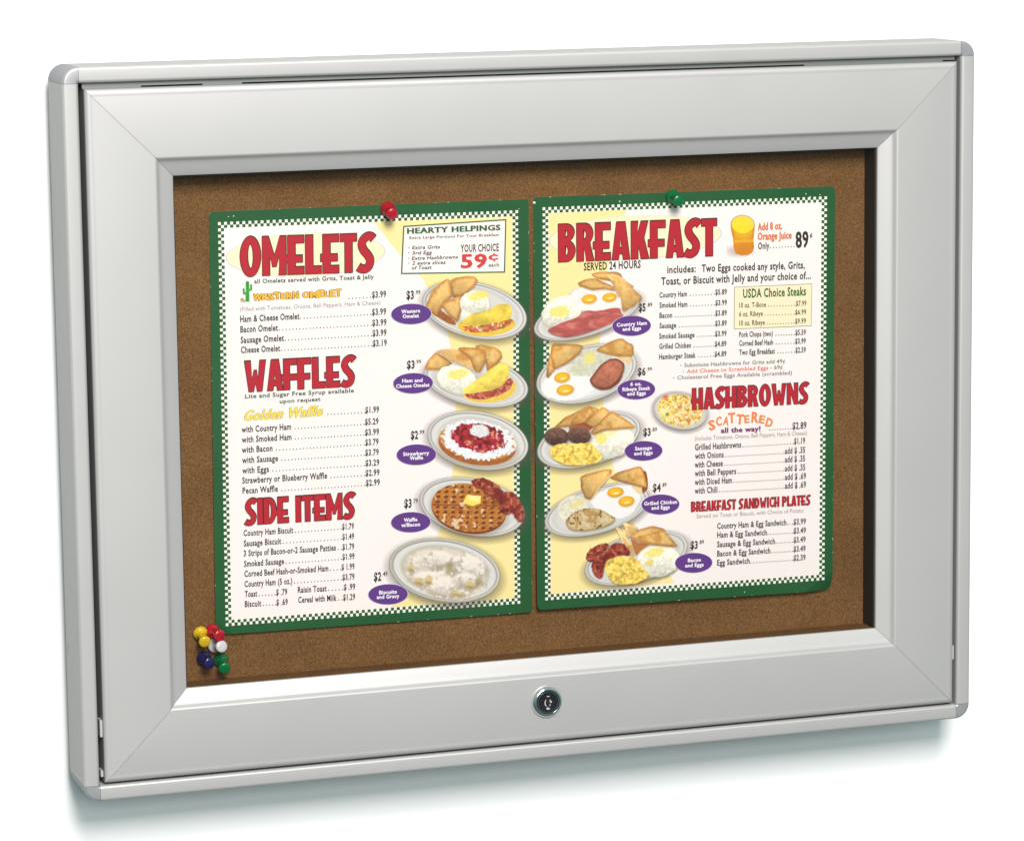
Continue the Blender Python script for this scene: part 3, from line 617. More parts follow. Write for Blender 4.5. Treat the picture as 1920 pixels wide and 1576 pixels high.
class Print:
    """Flat printed ink: polygons in card millimetres at a small stand-off, one mesh, several inks."""
    def __init__(s): s.V = []; s.F = []; s.I = []; s.mats = []
    def mi(s, m_):
        if m_ not in s.mats: s.mats.append(m_)
        return s.mats.index(m_)
    def poly(s, pts, h, m_, holes=()):
        loops = [[Vector((p[0], p[1], 0)) for p in pts]] + [[Vector((p[0], p[1], 0)) for p in q] for q in holes]
        tris = tessellate_polygon(loops); a = len(s.V); flat = [v for l in loops for v in l]
        s.V += [(v.x * MM, -h * MM, v.y * MM) for v in flat]
        i = s.mi(m_)
        for t in tris:
            p, q, r = (flat[k] for k in t)
            if (q.x - p.x) * (r.y - p.y) - (q.y - p.y) * (r.x - p.x) < 0: t = (t[0], t[2], t[1])
            s.F.append(tuple(a + k for k in t)); s.I.append(i)
    def tris(s, vs, fs, h, m_):
        a = len(s.V); i = s.mi(m_)
        s.V += [(v[0] * MM, -h * MM, v[1] * MM) for v in vs]
        for f in fs: s.F.append(tuple(a + k for k in f)); s.I.append(i)
    def build(s, name, parent): return mesh_obj(name, s.V, s.F, s.mats, parent, idx=s.I)

# ordinary lettering: the built-in font, evaluated once per string
STY = {  # ink, weight offset, shear, outline ink, outline weight
 'item': ('item', .026, 0), 'thin': ('thin', .0, 0), 'kabel': ('kabel', .022, 0), 'kabelgr': ('kabelgr', .022, 0), 'wide': ('wide', .05, 0), 'ital': ('ital', .03, .22),
 'redfat': ('redfat', .04, 0), 'price': ('price', .035, 0), 'olive': ('olive', .02, 0), 'greenb': ('greenb', .03, 0), 'kabel2': ('kabel2', .012, 0), 'kred': ('kred', .015, 0),
 'kpur': ('kpur', .01, 0), 'orange': ('orange', .05, 0), 'scatter': ('scatter', .05, 0), 'purple': ('purple', .05, 0), 'western': ('western', .05, 0), 'script': ('script', .01, .35), 'badge': ('white', .04, 0), 'cents': ('price', .018, 0)}
_cache = {}
def glyphs(text, off):
    key = (text, off)
    if key not in _cache:
        cu = bpy.data.curves.new('lettering', 'FONT'); cu.body = text; cu.offset = off; cu.resolution_u = 2; cu.space_character = 1 + 3.2 * off
        ob = bpy.data.objects.new('lettering', cu); COL.objects.link(ob)
        dg = bpy.context.evaluated_depsgraph_get(); ev = ob.evaluated_get(dg); me = ev.to_mesh()
        vs = np.array([v.co[:2] for v in me.vertices]); fs = [tuple(p.vertices) for p in me.polygons]
        ev.to_mesh_clear(); bpy.data.objects.remove(ob); bpy.data.curves.remove(cu)
        _cache[key] = (vs, fs)
    return _cache[key]
CAPH = .729
def put_text(pr, style, x, z, width, ang, h, text, level=.30, off=None, inkname=None, grow=0):
    if text == '¢' and style == 'redfat':                   # fat display cent sign: a ring open to the right with a bar through it
        a = math.radians(ang); tr_ = lambda p: (x + p[0] * math.cos(a) - p[1] * math.sin(a), z + p[0] * math.sin(a) + p[1] * math.cos(a))
        cx, cz, rx, rz = width * .5, h * .5, width * .5, h * .34
        ring_ = [(cx + rx * math.cos(t), cz + rz * math.sin(t)) for t in np.linspace(.5, 2 * math.pi - .5, 28)] + [(cx + rx * .42 * math.cos(t), cz + rz * .45 * math.sin(t)) for t in np.linspace(2 * math.pi - .62, .62, 24)]
        pr.poly([tr_(p) for p in ring_], level, M_ink['redfat'])
        for z0, z1 in ((.0, .30), (.70, 1.0)): pr.poly([tr_(p) for p in ((cx - width * .07, h * z0), (cx + width * .07, h * z0), (cx + width * .07, h * z1), (cx - width * .07, h * z1))], level + .004, M_ink['redfat'])
        return
    st = STY[style]; off_ = st[1] if off is None else off
    vs, fs = glyphs(text, min(off_, .026)); extra = max(0, off_ - .026)
    base = vs
    x0, x1 = base[:, 0].min(), base[:, 0].max(); cap = .70
    kx = width / (x1 - x0); kz = h / cap * 1.04
    if text in ('-',): kz = kx
    if text == '¢': kz = h / (base[:, 1].max() - base[:, 1].min()); vs = vs - np.array([0, base[:, 1].min()])
    X = (vs[:, 0] - x0) * kx; Zv = vs[:, 1] * kz
    X = X + st[2] * Zv
    a = math.radians(ang)
    if extra:
        for d_, l_ in ((-extra * kx, .004), (extra * kx, .008)):
            pr.tris(np.stack([x + (X + d_) * math.cos(a) - Zv * math.sin(a), z + (X + d_) * math.sin(a) + Zv * math.cos(a)], 1), fs, level + l_, M_ink[inkname or st[0]])
        Zv = Zv + extra * kz * .6
    P_ = np.stack([x + X * math.cos(a) - Zv * math.sin(a), z + X * math.sin(a) + Zv * math.cos(a)], 1)
    pr.tris(P_, fs, level, M_ink[inkname or st[0]])
def put_dots(pr, x0, z0, x1, z1, m_, pitch=2.2, r=.38):
    L = math.hypot(x1 - x0, z1 - z0); n = max(1, int(round(L / pitch)) + 1)
    for i in range(n):
        t = i / max(1, n - 1) if n > 1 else 0; cx, cz = x0 + (x1 - x0) * t, z0 + (z1 - z0) * t + r
        pr.poly([(cx + r * math.cos(k * math.pi / 4 + .39), cz + r * math.sin(k * math.pi / 4 + .39)) for k in range(8)], .30, m_)

def put_heading(pr, s, x, z, width, ang, h, t, sh):
    adv = .045; tot = 0; pos = []
    for ch in s:
        if ch == ' ': tot += .24; continue
        w_ = GL[ch][0]
        if pos and pos[-1][0] in 'AFTLP' and ch in 'ASTF' : tot -= .02
        pos.append((ch, tot)); tot += w_ + adv
    tot -= adv; k = width / tot; a = math.radians(ang)
    def tr(p, dx=0, dz=0):
        X, Zv = p[0] * k + dx, p[1] * h + dz
        return (x + X * math.cos(a) - Zv * math.sin(a), z + X * math.sin(a) + Zv * math.cos(a))
    for n, (ch, ox) in enumerate(pos):
        for lev, grow, dx, dz, m_ in ((.32, t * .9, sh * .5, sh, 'shade'), (.38, t, 0, 0, 'dark'), (.44, -t * .15, 0, 0, 'red')):
            loops = []
            for j, lp in enumerate(GL[ch][1]):
                q = [((p[0] + ox) * k, p[1] * h) for p in lp]
                q = offset_poly(q, grow if j == 0 else -grow)
                loops.append([(x + (p[0] + dx) * math.cos(a) - (p[1] + dz) * math.sin(a), z + (p[0] + dx) * math.sin(a) + (p[1] + dz) * math.cos(a)) for p in q])
            pr.poly(loops[0], lev + n * .003, M_ink[m_], loops[1:])

# -------------------- airbrushed food pictures: each is ink colours on a dense flat grid
def vnoise(X, Y, sc, seed=0, oct_=3):
    out = np.zeros_like(X); amp = 1; tot = 0
    for o_ in range(oct_):
        rs = np.random.RandomState(seed * 17 + o_); L = rs.rand(128, 128)
        x, y = X / sc * 2 ** o_ + 7.3, Y / sc * 2 ** o_ + 3.1
        xi, yi = np.floor(x).astype(int), np.floor(y).astype(int); fx, fy = x - xi, y - yi
        fx, fy = fx * fx * (3 - 2 * fx), fy * fy * (3 - 2 * fy); xi %= 128; yi %= 128; x2, y2 = (xi + 1) % 128, (yi + 1) % 128
        v = (L[yi, xi] * (1 - fx) + L[yi, x2] * fx) * (1 - fy) + (L[y2, xi] * (1 - fx) + L[y2, x2] * fx) * fy
        out += v * amp; tot += amp; amp *= .55
    return out / tot
def chaikin(P_, it=2, k=.22):
    for _ in range(it):
        out = []
        for i in range(len(P_)):
            a, b_ = P_[i], P_[(i + 1) % len(P_)]
            out += [(a[0] + (b_[0] - a[0]) * k, a[1] + (b_[1] - a[1]) * k), (b_[0] + (a[0] - b_[0]) * k, b_[1] + (a[1] - b_[1]) * k)]
        P_ = out
    return P_
class Paint:
    def __init__(s, box_, step):
        x0, y0, x1, y1 = box_; s.xs = np.arange(x0, x1 + .1, step); s.ys = np.arange(y0, y1 + .1, step)
        s.X, s.Y = np.meshgrid(s.xs, s.ys); s.C = np.ones(s.X.shape + (3,)) * .8; s.A = np.zeros_like(s.X); s.sf = step * 1.3
        s.n1 = vnoise(s.X, s.Y, 26, 1); s.n2 = vnoise(s.X, s.Y, 70, 2); s.n3 = vnoise(s.X, s.Y, 11, 3, 2)
    def ell(s, cx, cy, rx, ry, rot=0, soft=None, wob=0):
        a = math.radians(rot); dx, dy = s.X - cx, s.Y - cy; u = (dx * math.cos(a) + dy * math.sin(a)) / rx; v = (-dx * math.sin(a) + dy * math.cos(a)) / ry
        r = np.sqrt(u * u + v * v) + 1e-6
        if wob: r = r * (1 + wob * (s.n1 - .5) * 2)
        return np.clip(.5 - (r - 1) * min(rx, ry) / (soft or s.sf * 1.6), 0, 1)
    def pol(s, pts, soft=None, wob=0, inner=False):
        X, Y = s.X, s.Y
        if wob and len(pts) < 24: pts = chaikin(pts, 2, .18); n = len(pts)
        if wob: X = X + wob * (s.n1 - .5) * 2; Y = Y + wob * (s.n2 - .5) * 2
        n = len(pts); d = np.full(X.shape, 1e9); ins = np.zeros(X.shape, bool)
        for i in range(n):
            ax, ay = pts[i]; bx, by = pts[(i + 1) % n]; ex, ey = bx - ax, by - ay
            t = np.clip(((X - ax) * ex + (Y - ay) * ey) / (ex * ex + ey * ey + 1e-9), 0, 1)
            d = np.minimum(d, np.hypot(X - ax - t * ex, Y - ay - t * ey))
            c = ((ay > Y) != (by > Y)); ins ^= c & (X < (bx - ax) * (Y - ay) / ((by - ay) if by != ay else 1e-9) + ax)
        sd = np.where(ins, -d, d)
        if inner: return sd
        return np.clip(.5 - sd / (soft or s.sf * 1.6), 0, 1)
    def put(s, m_, col, op=1., tex=0, seed=None, sh=None):
        col = np.array(col) / 255.
        c = np.broadcast_to(col, s.C.shape).copy()
        if tex: c = c * (1 + tex * (s.n1 * .6 + s.n3 * .4 - .5) * 2)[..., None]
        if sh is not None: c = c * sh[..., None]
        m_ = m_ * op; a0 = s.A; na = m_ + a0 * (1 - m_)
        s.C = np.where(na[..., None] > 1e-4, (c * m_[..., None] + s.C * (a0 * (1 - m_))[..., None]) / np.maximum(na, 1e-4)[..., None], s.C); s.A = na
    # compound motifs
    def plate(s, cx, cy, rx, ry, rot, well=.84, rim=(228, 225, 222), mid=(222, 219, 214)):
        s.put(s.ell(cx + rx * .01, cy + ry * .10, rx * 1.02, ry * 1.06, rot, ry * .28), (120, 110, 100), .55)
        a = math.radians(rot); g = 1 - .10 * np.clip((s.Y - cy) / ry, -1, 1)
        s.put(s.ell(cx, cy, rx, ry, rot), (176, 172, 168)); s.put(s.ell(cx, cy - ry * .012, rx * .99, ry * .975, rot), rim, sh=.97 + .05 * np.clip((s.X - cx) / rx, -1, 1))
        s.put(s.ell(cx, cy - ry * .01, rx * .945, ry * .925, rot, 3 * s.sf), (148, 144, 140)); s.put(s.ell(cx, cy, rx * .928, ry * .90, rot), (226, 223, 219))
        s.put(s.ell(cx, cy, rx * well, ry * well, rot, 4 * s.sf), (196, 193, 186), .8); s.put(s.ell(cx, cy + ry * .02, rx * well * .97, ry * well * .95, rot, 8 * s.sf), mid)
    def toast(s, pts, col=(224, 184, 116), crust=(186, 128, 66), drop=10):
        pts = chaikin(pts, 2, .13); q = [(x + drop * .4, y + drop) for x, y in pts]
        s.put(np.clip(.5 - s.pol(q, inner=True) / 26, 0, 1), (112, 72, 36), .45)
        sd = s.pol(pts, wob=6, inner=True); m_ = np.clip(.5 - sd / (s.sf * 2), 0, 1)
        cx = sum(p[0] for p in pts) / len(pts); cy = sum(p[1] for p in pts) / len(pts); w_ = max(abs(p[0] - cx) for p in pts) + 1
        g = 1.02 - .16 * np.clip((s.X - cx) / w_, -1, 1) * np.cos(cx) - .14 * np.clip((s.Y - cy) / w_, -1, 1)
        s.put(m_, crust, tex=.22, sh=g)
        s.put(m_ * np.clip((-sd - 1) / 30, 0, 1), col, .95, tex=.10, sh=g)
        s.put(m_ * np.clip((-sd - 10) / 40, 0, 1) * np.clip((s.n2 - .45) * 3.5, 0, 1), (244, 212, 146), .55)
        s.put(m_ * np.clip((.42 - vnoise(s.X, s.Y, 90, 77, 3)) * 5, 0, 1), (196, 134, 62), .6)
        e = np.exp(-((sd + 5) / 4.5) ** 2) * np.clip((s.Y < cy) * 1., 0, 1) * np.clip((s.n2 - .38) * 3, 0, 1); s.put(m_ * e, (250, 222, 166), .45)
    def egg(s, cx, cy, rx, ry, rot=-8):
        s.put(s.ell(cx + 3, cy + 8, rx * 1.06, ry * 1.08, rot, 16), (196, 170, 120), .5); s.put(s.ell(cx, cy, rx, ry, rot), (226, 158, 34))
        s.put(s.ell(cx - rx * .05, cy - ry * .08, rx * .82, ry * .78, rot, 22), (248, 196, 50)); s.put(s.ell(cx + rx * .1, cy + ry * .22, rx * .36, ry * .16, rot, 10), (255, 246, 210), .9)
    def grits(s, cx, cy, rx, ry, rot=0, butter=None, col=(240, 236, 222)):
        m_ = s.ell(cx, cy, rx, ry, rot, wob=.10); s.put(s.ell(cx + 4, cy + ry * .1, rx * 1.02, ry * 1.03, rot, 24, .10), (170, 160, 136), .5)
        sh_ = 1.02 - .12 * np.clip((s.Y - cy) / ry, -1, 1) + .22 * (s.n1 - .5) + .10 * (s.n3 - .5)
        s.put(m_, col, sh=np.clip(sh_, .7, 1.06))
        if butter:
            bx, by, bw, bh = butter; q = s.ell(bx, by, bw, bh, -12, 18, .3); s.put(q, (246, 222, 96), .75); s.put(q * np.clip((s.n3 - .5) * 6, 0, 1), (255, 246, 190), .7)
    def scramble(s, pts):
        pts = chaikin(pts, 2)
        m_ = s.pol(pts, wob=14); s.put(s.pol([(x + 3, y + 12) for x, y in pts], 22), (130, 96, 40), .55)
        c = vnoise(s.X, s.Y, 30, 9, 2); s.put(m_, (242, 212, 104), sh=np.clip(.70 + .62 * c, .66, 1.06)); s.put(m_ * np.clip((vnoise(s.X, s.Y, 25, 5, 1) - .52) * 5, 0, 1), (253, 236, 150), .85)
        s.put(m_ * np.clip((.36 - vnoise(s.X, s.Y, 26, 6, 1)) * 6, 0, 1), (204, 156, 60), .55)
    def bacon(s, pts):
        pts = chaikin(pts, 2)
        s.put(s.pol([(x + 3, y + 8) for x, y in pts], 18), (70, 30, 20), .5)
        m_ = s.pol(pts, wob=16); s.put(m_, (140, 52, 42), tex=.25)
        s.put(m_ * np.clip((vnoise(s.X + s.Y * .5, s.Y, 44, 12, 2) - .5) * 7, 0, 1), (188, 96, 70), .7); s.put(m_ * np.clip((vnoise(s.X, s.Y, 30, 13, 1) - .70) * 6, 0, 1), (226, 160, 124), .6)
        s.put(m_ * np.clip((.38 - vnoise(s.X, s.Y, 40, 14, 2)) * 8, 0, 1), (88, 26, 24), .75)
    def build(s, aff, level, m_, parent):
        ny, nx = s.X.shape; a, b_, c, d, e, f = aff
        px = a * s.X + b_ * s.Y + c; pz = d * s.X + e * s.Y + f
        V = np.stack([px * MM, np.full_like(px, -level * MM), pz * MM], -1).reshape(-1, 3)
        q = np.arange(ny * nx).reshape(ny, nx); keep = (np.maximum.reduce([s.A[:-1, :-1], s.A[1:, :-1], s.A[:-1, 1:], s.A[1:, 1:]]) > .015)
        Fq = np.stack([q[:-1, :-1], q[1:, :-1], q[1:, 1:], q[:-1, 1:]], -1)[keep]
        used, inv = np.unique(Fq, return_inverse=True); Fq = inv.reshape(Fq.shape)
        me = bpy.data.meshes.new('plate_picture'); me.vertices.add(len(used)); me.vertices.foreach_set('co', V[used].ravel())
        me.loops.add(Fq.size); me.loops.foreach_set('vertex_index', Fq.ravel().astype(np.int32))
        me.polygons.add(len(Fq)); me.polygons.foreach_set('loop_start', np.arange(0, Fq.size, 4, dtype=np.int32)); me.polygons.foreach_set('loop_total', np.full(len(Fq), 4, np.int32))
        me.update(calc_edges=True)
        at = me.color_attributes.new('print', 'FLOAT_COLOR', 'POINT')
        col = np.concatenate([s2l(np.clip(s.C, 0, 1)) ** 1.12 * .92, s.A[..., None]], -1).reshape(-1, 4)[used]
        at.data.foreach_set('color', col.astype(np.float32).ravel())
        return me
M_print = bpy.data.materials.new('printed_picture'); M_print.use_nodes = True
nt = M_print.node_tree; b = nt.nodes['Principled BSDF']; b.inputs['Roughness'].default_value = .45; b.inputs['Specular IOR Level'].default_value = .4
at = nt.nodes.new('ShaderNodeAttribute'); at.attribute_name = 'print'
nt.links.new(at.outputs['Color'], b.inputs['Base Color']); nt.links.new(at.outputs['Alpha'], b.inputs['Alpha'])

def pic_western_omelet(p):
    p.plate(965, 1075, 505, 262, 13)
    p.put(p.pol([(500, 1030), (560, 1010), (800, 1200), (760, 1225), (640, 1160), (520, 1070)], wob=8), (170, 106, 52), tex=.2)
    p.toast([(500, 1035), (560, 880), (715, 765), (752, 940), (690, 990), (640, 1060), (610, 1130), (520, 1075)]); p.toast([(728, 800), (790, 765), (880, 752), (960, 756), (988, 790), (958, 850), (880, 915), (830, 945), (752, 952)])
    p.toast([(645, 1025), (720, 975), (830, 935), (838, 1080), (800, 1190), (720, 1130)])
    p.grits(965, 1020, 140, 128, 0, (1000, 935, 95, 45)); p.grits(900, 1130, 70, 80)
    p.put(p.pol([(790, 1215), (850, 1190), (1340, 1170), (1360, 1215), (1290, 1280), (1120, 1325), (950, 1315), (830, 1280)], wob=6), (240, 202, 84), tex=.10)
    f = p.pol([(815, 1235), (1000, 1215), (1150, 1195), (1320, 1150), (1342, 1185), (1250, 1245), (1100, 1282), (900, 1286)], wob=8); p.put(f, (196, 108, 70))
    for k, c in ((21, (206, 78, 56)), (22, (236, 226, 200)), (23, (120, 138, 66)), (24, (224, 132, 104)), (25, (240, 200, 90))): p.put(f * np.clip((vnoise(p.X, p.Y, 26, k, 1) - .60) * 9, 0, 1), c)
    p.put(p.pol([(800, 1195), (870, 1160), (940, 1100), (1100, 1070), (1190, 1015), (1300, 1015), (1322, 1090), (1300, 1165), (1170, 1195), (1000, 1222), (880, 1210)], wob=8), (247, 216, 92), tex=.08, sh=np.clip(1.04 - .0016 * np.abs(p.Y - 1110) + .30 * (p.n2 - .5), .76, 1.06))
    p.grits(960, 1010, 110, 90, 0, (985, 940, 80, 38))
def pic_ham_omelet(p):
    p.plate(1010, 500, 520, 240, 11)
    p.toast([(505, 380), (540, 290), (620, 205), (780, 320), (700, 385)], drop=6); p.toast([(600, 215), (680, 178), (800, 180), (880, 205), (960, 290), (985, 390), (900, 345), (760, 290)], crust=(226, 190, 140))
    p.toast([(1000, 150), (1060, 135), (1210, 165), (1258, 215), (1262, 260), (1200, 340), (1120, 405), (1105, 300)]); p.toast([(825, 170), (900, 162), (1050, 168), (1100, 200), (1105, 300), (1050, 405), (1000, 400), (950, 270)])
    p.put(p.ell(880, 500, 250, 130, 10, 60), (172, 164, 150), .4)
    p.grits(825, 485, 205, 135, 18, (830, 425, 105, 48))
    p.put(p.pol([(865, 630), (960, 600), (1200, 590), (1350, 470), (1415, 530), (1380, 620), (1290, 680), (1130, 712), (960, 695)], wob=8), (238, 204, 92), tex=.1)
    f = p.pol([(890, 625), (1000, 612), (1200, 575), (1340, 455), (1385, 490), (1350, 580), (1200, 650), (1050, 680), (930, 660)], wob=8); p.put(f, (176, 82, 70), tex=.3); p.put(f * np.clip((vnoise(p.X, p.Y, 22, 31, 2) - .56) * 8, 0, 1), (216, 136, 116))
    p.put(p.pol([(862, 612), (880, 580), (1000, 490), (1130, 390), (1240, 320), (1310, 325), (1340, 380), (1335, 450), (1270, 540), (1150, 590), (1000, 608), (920, 608)], wob=6), (246, 220, 104), tex=.08, sh=np.clip(1.05 + .30 * (p.n2 - .5) - .0009 * np.abs(p.Y + .6 * (p.X - 1100) - 470), .76, 1.06))
def pic_strawberry_waffle(p):
    p.plate(1030, 1080, 500, 283, 10, .80)
    p.put(p.ell(1030, 1160, 390, 180, 8, 50), (150, 130, 110), .5)
    p.put(p.ell(1020, 1125, 383, 195, 8), (176, 108, 54), tex=.2); p.put(p.ell(1025, 1085, 378, 180, 8), (206, 142, 74), tex=.2)
    m_ = p.ell(1035, 1075, 350, 190, 7, wob=.16); p.put(m_, (238, 238, 242), sh=np.clip(.86 + .36 * p.n3, .78, 1.03))
    f = p.ell(1035, 1050, 262, 138, 8, wob=.20); p.put(f, (166, 44, 56), tex=.4)
    for k, c, th in ((41, (214, 84, 92), .58), (42, (120, 22, 34), .60), (43, (226, 160, 120), .68), (44, (250, 214, 214), .74)): p.put(f * np.clip((vnoise(p.X, p.Y, 44, k, 2) - th) * 9, 0, 1), c, .9)
    m_ = p.ell(1045, 985, 95, 62, 5, wob=.22); p.put(p.ell(1045, 1000, 98, 64, 5, 20), (110, 30, 40), .5); p.put(m_, (247, 244, 244), sh=np.clip(.92 + .2 * (p.n3 - .4), .84, 1.02))
def pic_bacon_waffle(p):
    p.plate(1010, 395, 490, 262, 11, .82, mid=(230, 228, 226))
    p.put(p.ell(985, 440, 355, 215, 10, 50), (130, 110, 92), .5); p.put(p.ell(978, 422, 345, 215, 10), (128, 66, 24), tex=.2)
    m_ = p.ell(978, 400, 345, 218, 10); p.put(m_, (196, 128, 58), tex=.2)
    a = math.radians(4); U = (p.X - 978) * math.cos(a) + (p.Y - 400) * math.sin(a); Vv = -(p.X - 978) * math.sin(a) * .2 + (p.Y - 400)
    hole = np.clip((np.cos(U * 2 * math.pi / 72) + np.cos(Vv * 2 * math.pi / 47 + .6) - .42) * 2.4, 0, 1); line_ = (np.abs(Vv + 22) < 12) | (np.abs(U - 20) < 14)
    hole = np.where(line_, .15, hole); p.put(m_ * hole, (122, 62, 20), .9); p.put(m_ * np.clip((np.cos(U * 2 * math.pi / 72 + .9) + np.cos(Vv * 2 * math.pi / 47 + 1.6) - 1.15) * 4, 0, 1) * (1 - hole), (232, 178, 100), .8)
    p.put(m_ * np.where(np.abs(Vv + 22) < 7, 1, 0), (142, 84, 36), .8); p.put(m_ * np.clip((p.n2 - .5) * 4, 0, 1), (134, 66, 22), .45)
    p.put(m_ * np.clip((vnoise(p.X, p.Y, 40, 51, 2) - .68) * 10, 0, 1), (240, 216, 190), .85)
    p.bacon([(1000, 150), (1060, 125), (1140, 128), (1230, 180), (1290, 240), (1300, 330), (1220, 345), (1150, 270), (1080, 215), (1020, 195)])
    p.bacon([(1290, 245), (1400, 270), (1470, 360), (1495, 470), (1470, 535), (1420, 520), (1380, 440), (1330, 470), (1260, 430), (1260, 360)])
    p.put(p.pol([(925, 375), (1010, 400), (1088, 380), (1095, 360), (1000, 350)], 10), (180, 120, 30), .8); p.put(p.pol([(922, 355), (960, 280), (1090, 292), (1085, 360), (1010, 385)], 6), (250, 226, 110)); p.put(p.pol([(965, 283), (1090, 294), (1070, 345), (980, 330)], 8), (254, 240, 160))
def pic_biscuits(p):
    p.plate(757, 978, 515, 290, 9, .80, rim=(214, 209, 196), mid=(206, 200, 178))
    m_ = p.ell(765, 1005, 385, 232, 10, wob=.12); p.put(m_, (222, 212, 198), sh=np.clip(.84 + .30 * vnoise(p.X, p.Y, 90, 61, 3), .8, 1.04))
    for cx, cy, rx, ry, r_ in ((560, 905, 165, 95, -10), (690, 860, 150, 80, 0), (975, 925, 165, 105, 12), (600, 1050, 150, 75, 8), (790, 1120, 200, 100, 4), (960, 1060, 120, 70, 10)):
        p.put(p.ell(cx + 6, cy + 22, rx * 1.02, ry, r_, 50, .18), (164, 148, 124), .65)
        p.put(p.ell(cx, cy, rx * .97, ry * .92, r_, 26, .18), (232, 222, 212), sh=np.clip(1.03 - .16 * np.clip((p.Y - cy) / ry, -1, 1) + .22 * (p.n1 - .5), .8, 1.06))
    p.put(m_ * np.clip((vnoise(p.X, p.Y, 46, 62, 3) - .60) * 8, 0, 1), (176, 162, 150), .55); p.put(m_ * np.clip((vnoise(p.X, p.Y, 36, 63, 3) - .62) * 8, 0, 1), (248, 240, 232), .8)
    for cx, cy, rx, ry in ((442, 955, 24, 34), (512, 1075, 36, 32), (606, 1065, 34, 44), (860, 1190, 50, 22), (985, 1110, 40, 34)): p.put(p.ell(cx, cy, rx, ry, 10, 20, .3), (216, 190, 130), .85); p.put(p.ell(cx + 4, cy + ry * .7, rx, ry * .4, 10, 14, .3), (150, 122, 76), .5)
    for cx, cy, rx, ry in ((800, 945, 26, 60), (1060, 1090, 26, 44)): p.put(p.ell(cx, cy, rx, ry, 14, 22, .25), (160, 146, 98), .7)
def pic_cactus(p):
    g = (70, 168, 70)
    for pts in ([(395, 1010), (398, 830), (412, 820), (428, 828), (430, 1010)], [(368, 890), (385, 885), (388, 925), (402, 930), (402, 952), (372, 940)], [(425, 895), (436, 895), (438, 855), (446, 848), (456, 856), (455, 905), (428, 916)]): p.put(p.pol(pts), g, tex=.25)
    p.put(p.pol([(412, 825), (418, 825), (420, 1005), (414, 1005)]), (40, 124, 52), .7); p.put(p.pol([(345, 985), (375, 978), (400, 1012), (350, 1018)], wob=10), (214, 176, 140), .8, tex=.3)
def pic_ham_eggs(p):
    p.plate(600, 1300, 560, 215, -18)
    p.grits(345, 1270, 215, 150, -25, (320, 1270, 95, 60)); p.put(p.ell(690, 1150, 270, 140, 8, 14, .10), (244, 240, 236), sh=np.clip(1.0 + .10 * (p.n2 - .5), .9, 1.02))
    p.egg(620, 1142, 76, 46); p.egg(828, 1125, 72, 44)
    p.toast([(640, 890), (720, 868), (900, 865), (945, 890), (955, 930), (860, 960), (700, 930)], drop=5); p.toast([(505, 975), (580, 945), (680, 930), (860, 1010), (880, 1060), (780, 1040), (640, 1050), (520, 1005)]); p.toast([(800, 895), (850, 885), (950, 920), (1020, 980), (1080, 1010), (960, 1050), (920, 1130), (870, 1000)], crust=(230, 190, 130))
    p.toast([(920, 930), (960, 950), (1060, 1030), (1165, 1130), (1080, 1210), (960, 1275), (945, 1120)], crust=(214, 160, 92))
    h = [(185, 1450), (360, 1380), (520, 1320), (560, 1260), (720, 1265), (930, 1220), (945, 1285), (975, 1310), (880, 1370), (700, 1450), (520, 1510), (370, 1535), (240, 1500)]
    h = chaikin(h, 2)
    p.put(p.pol([(x + 2, y + 10) for x, y in h], 18), (90, 50, 44), .6); m_ = p.pol(h, wob=8); p.put(m_, (190, 98, 92), sh=np.clip(.88 + .32 * (vnoise(p.X * .5 + p.Y * .6, p.Y * 2.2, 60, 71, 3) - .1), .8, 1.14)); p.put(m_ * np.clip((vnoise(p.X * .6, p.Y * 2.5, 70, 72, 2) - .62) * 8, 0, 1), (222, 150, 138), .6)
def pic_steak_eggs(p):
    p.plate(615, 455, 540, 290, -16, .86, mid=(232, 230, 228))
    p.put(p.ell(430, 570, 290, 160, -8, 14, .08), (247, 244, 241))
    p.put(p.ell(640, 330, 230, 140, -20, 24, .15), (228, 224, 208), sh=np.clip(.94 + .2 * (p.n1 - .5), .8, 1.03)); p.put(p.ell(650, 290, 70, 60, -40, 20, .3), (240, 226, 130), .8); p.put(p.ell(540, 400, 90, 60, 0, 50), (214, 216, 180), .5)
    p.toast([(190, 470), (230, 220), (290, 400), (210, 500)], drop=4); p.toast([(250, 150), (290, 135), (580, 148), (550, 230), (420, 340), (270, 410), (240, 260)])
    p.egg(358, 490, 82, 54); p.egg(390, 622, 90, 55)
    p.put(p.pol([(915, 265), (1095, 270), (1085, 355), (1010, 330)], 6, 5), (236, 206, 158), tex=.1); p.toast([(700, 205), (850, 120), (960, 78), (1010, 85), (1050, 125), (1105, 140), (1110, 265), (920, 265)], drop=8)
    st = [(640, 515), (700, 440), (770, 350), (850, 295), (930, 285), (1010, 330), (1020, 400), (960, 540), (860, 610), (760, 620), (680, 585)]
    st = chaikin(st, 2)
    p.put(p.pol([(x + 4, y + 12) for x, y in st], 24), (70, 46, 36), .6); m_ = p.pol(st, wob=6); p.put(m_, (138, 76, 56), tex=.2); sd = p.pol(st, inner=True); p.put(np.clip((-sd - 8) / 26, 0, 1), (188, 118, 94), tex=.2, sh=np.clip(1.1 - .0007 * (p.Y - 330) + .25 * (p.n2 - .5), .8, 1.15)); p.put(p.pol([(735, 608), (860, 590), (1000, 470), (955, 550), (870, 615), (770, 625)], 12), (116, 60, 44), .7)
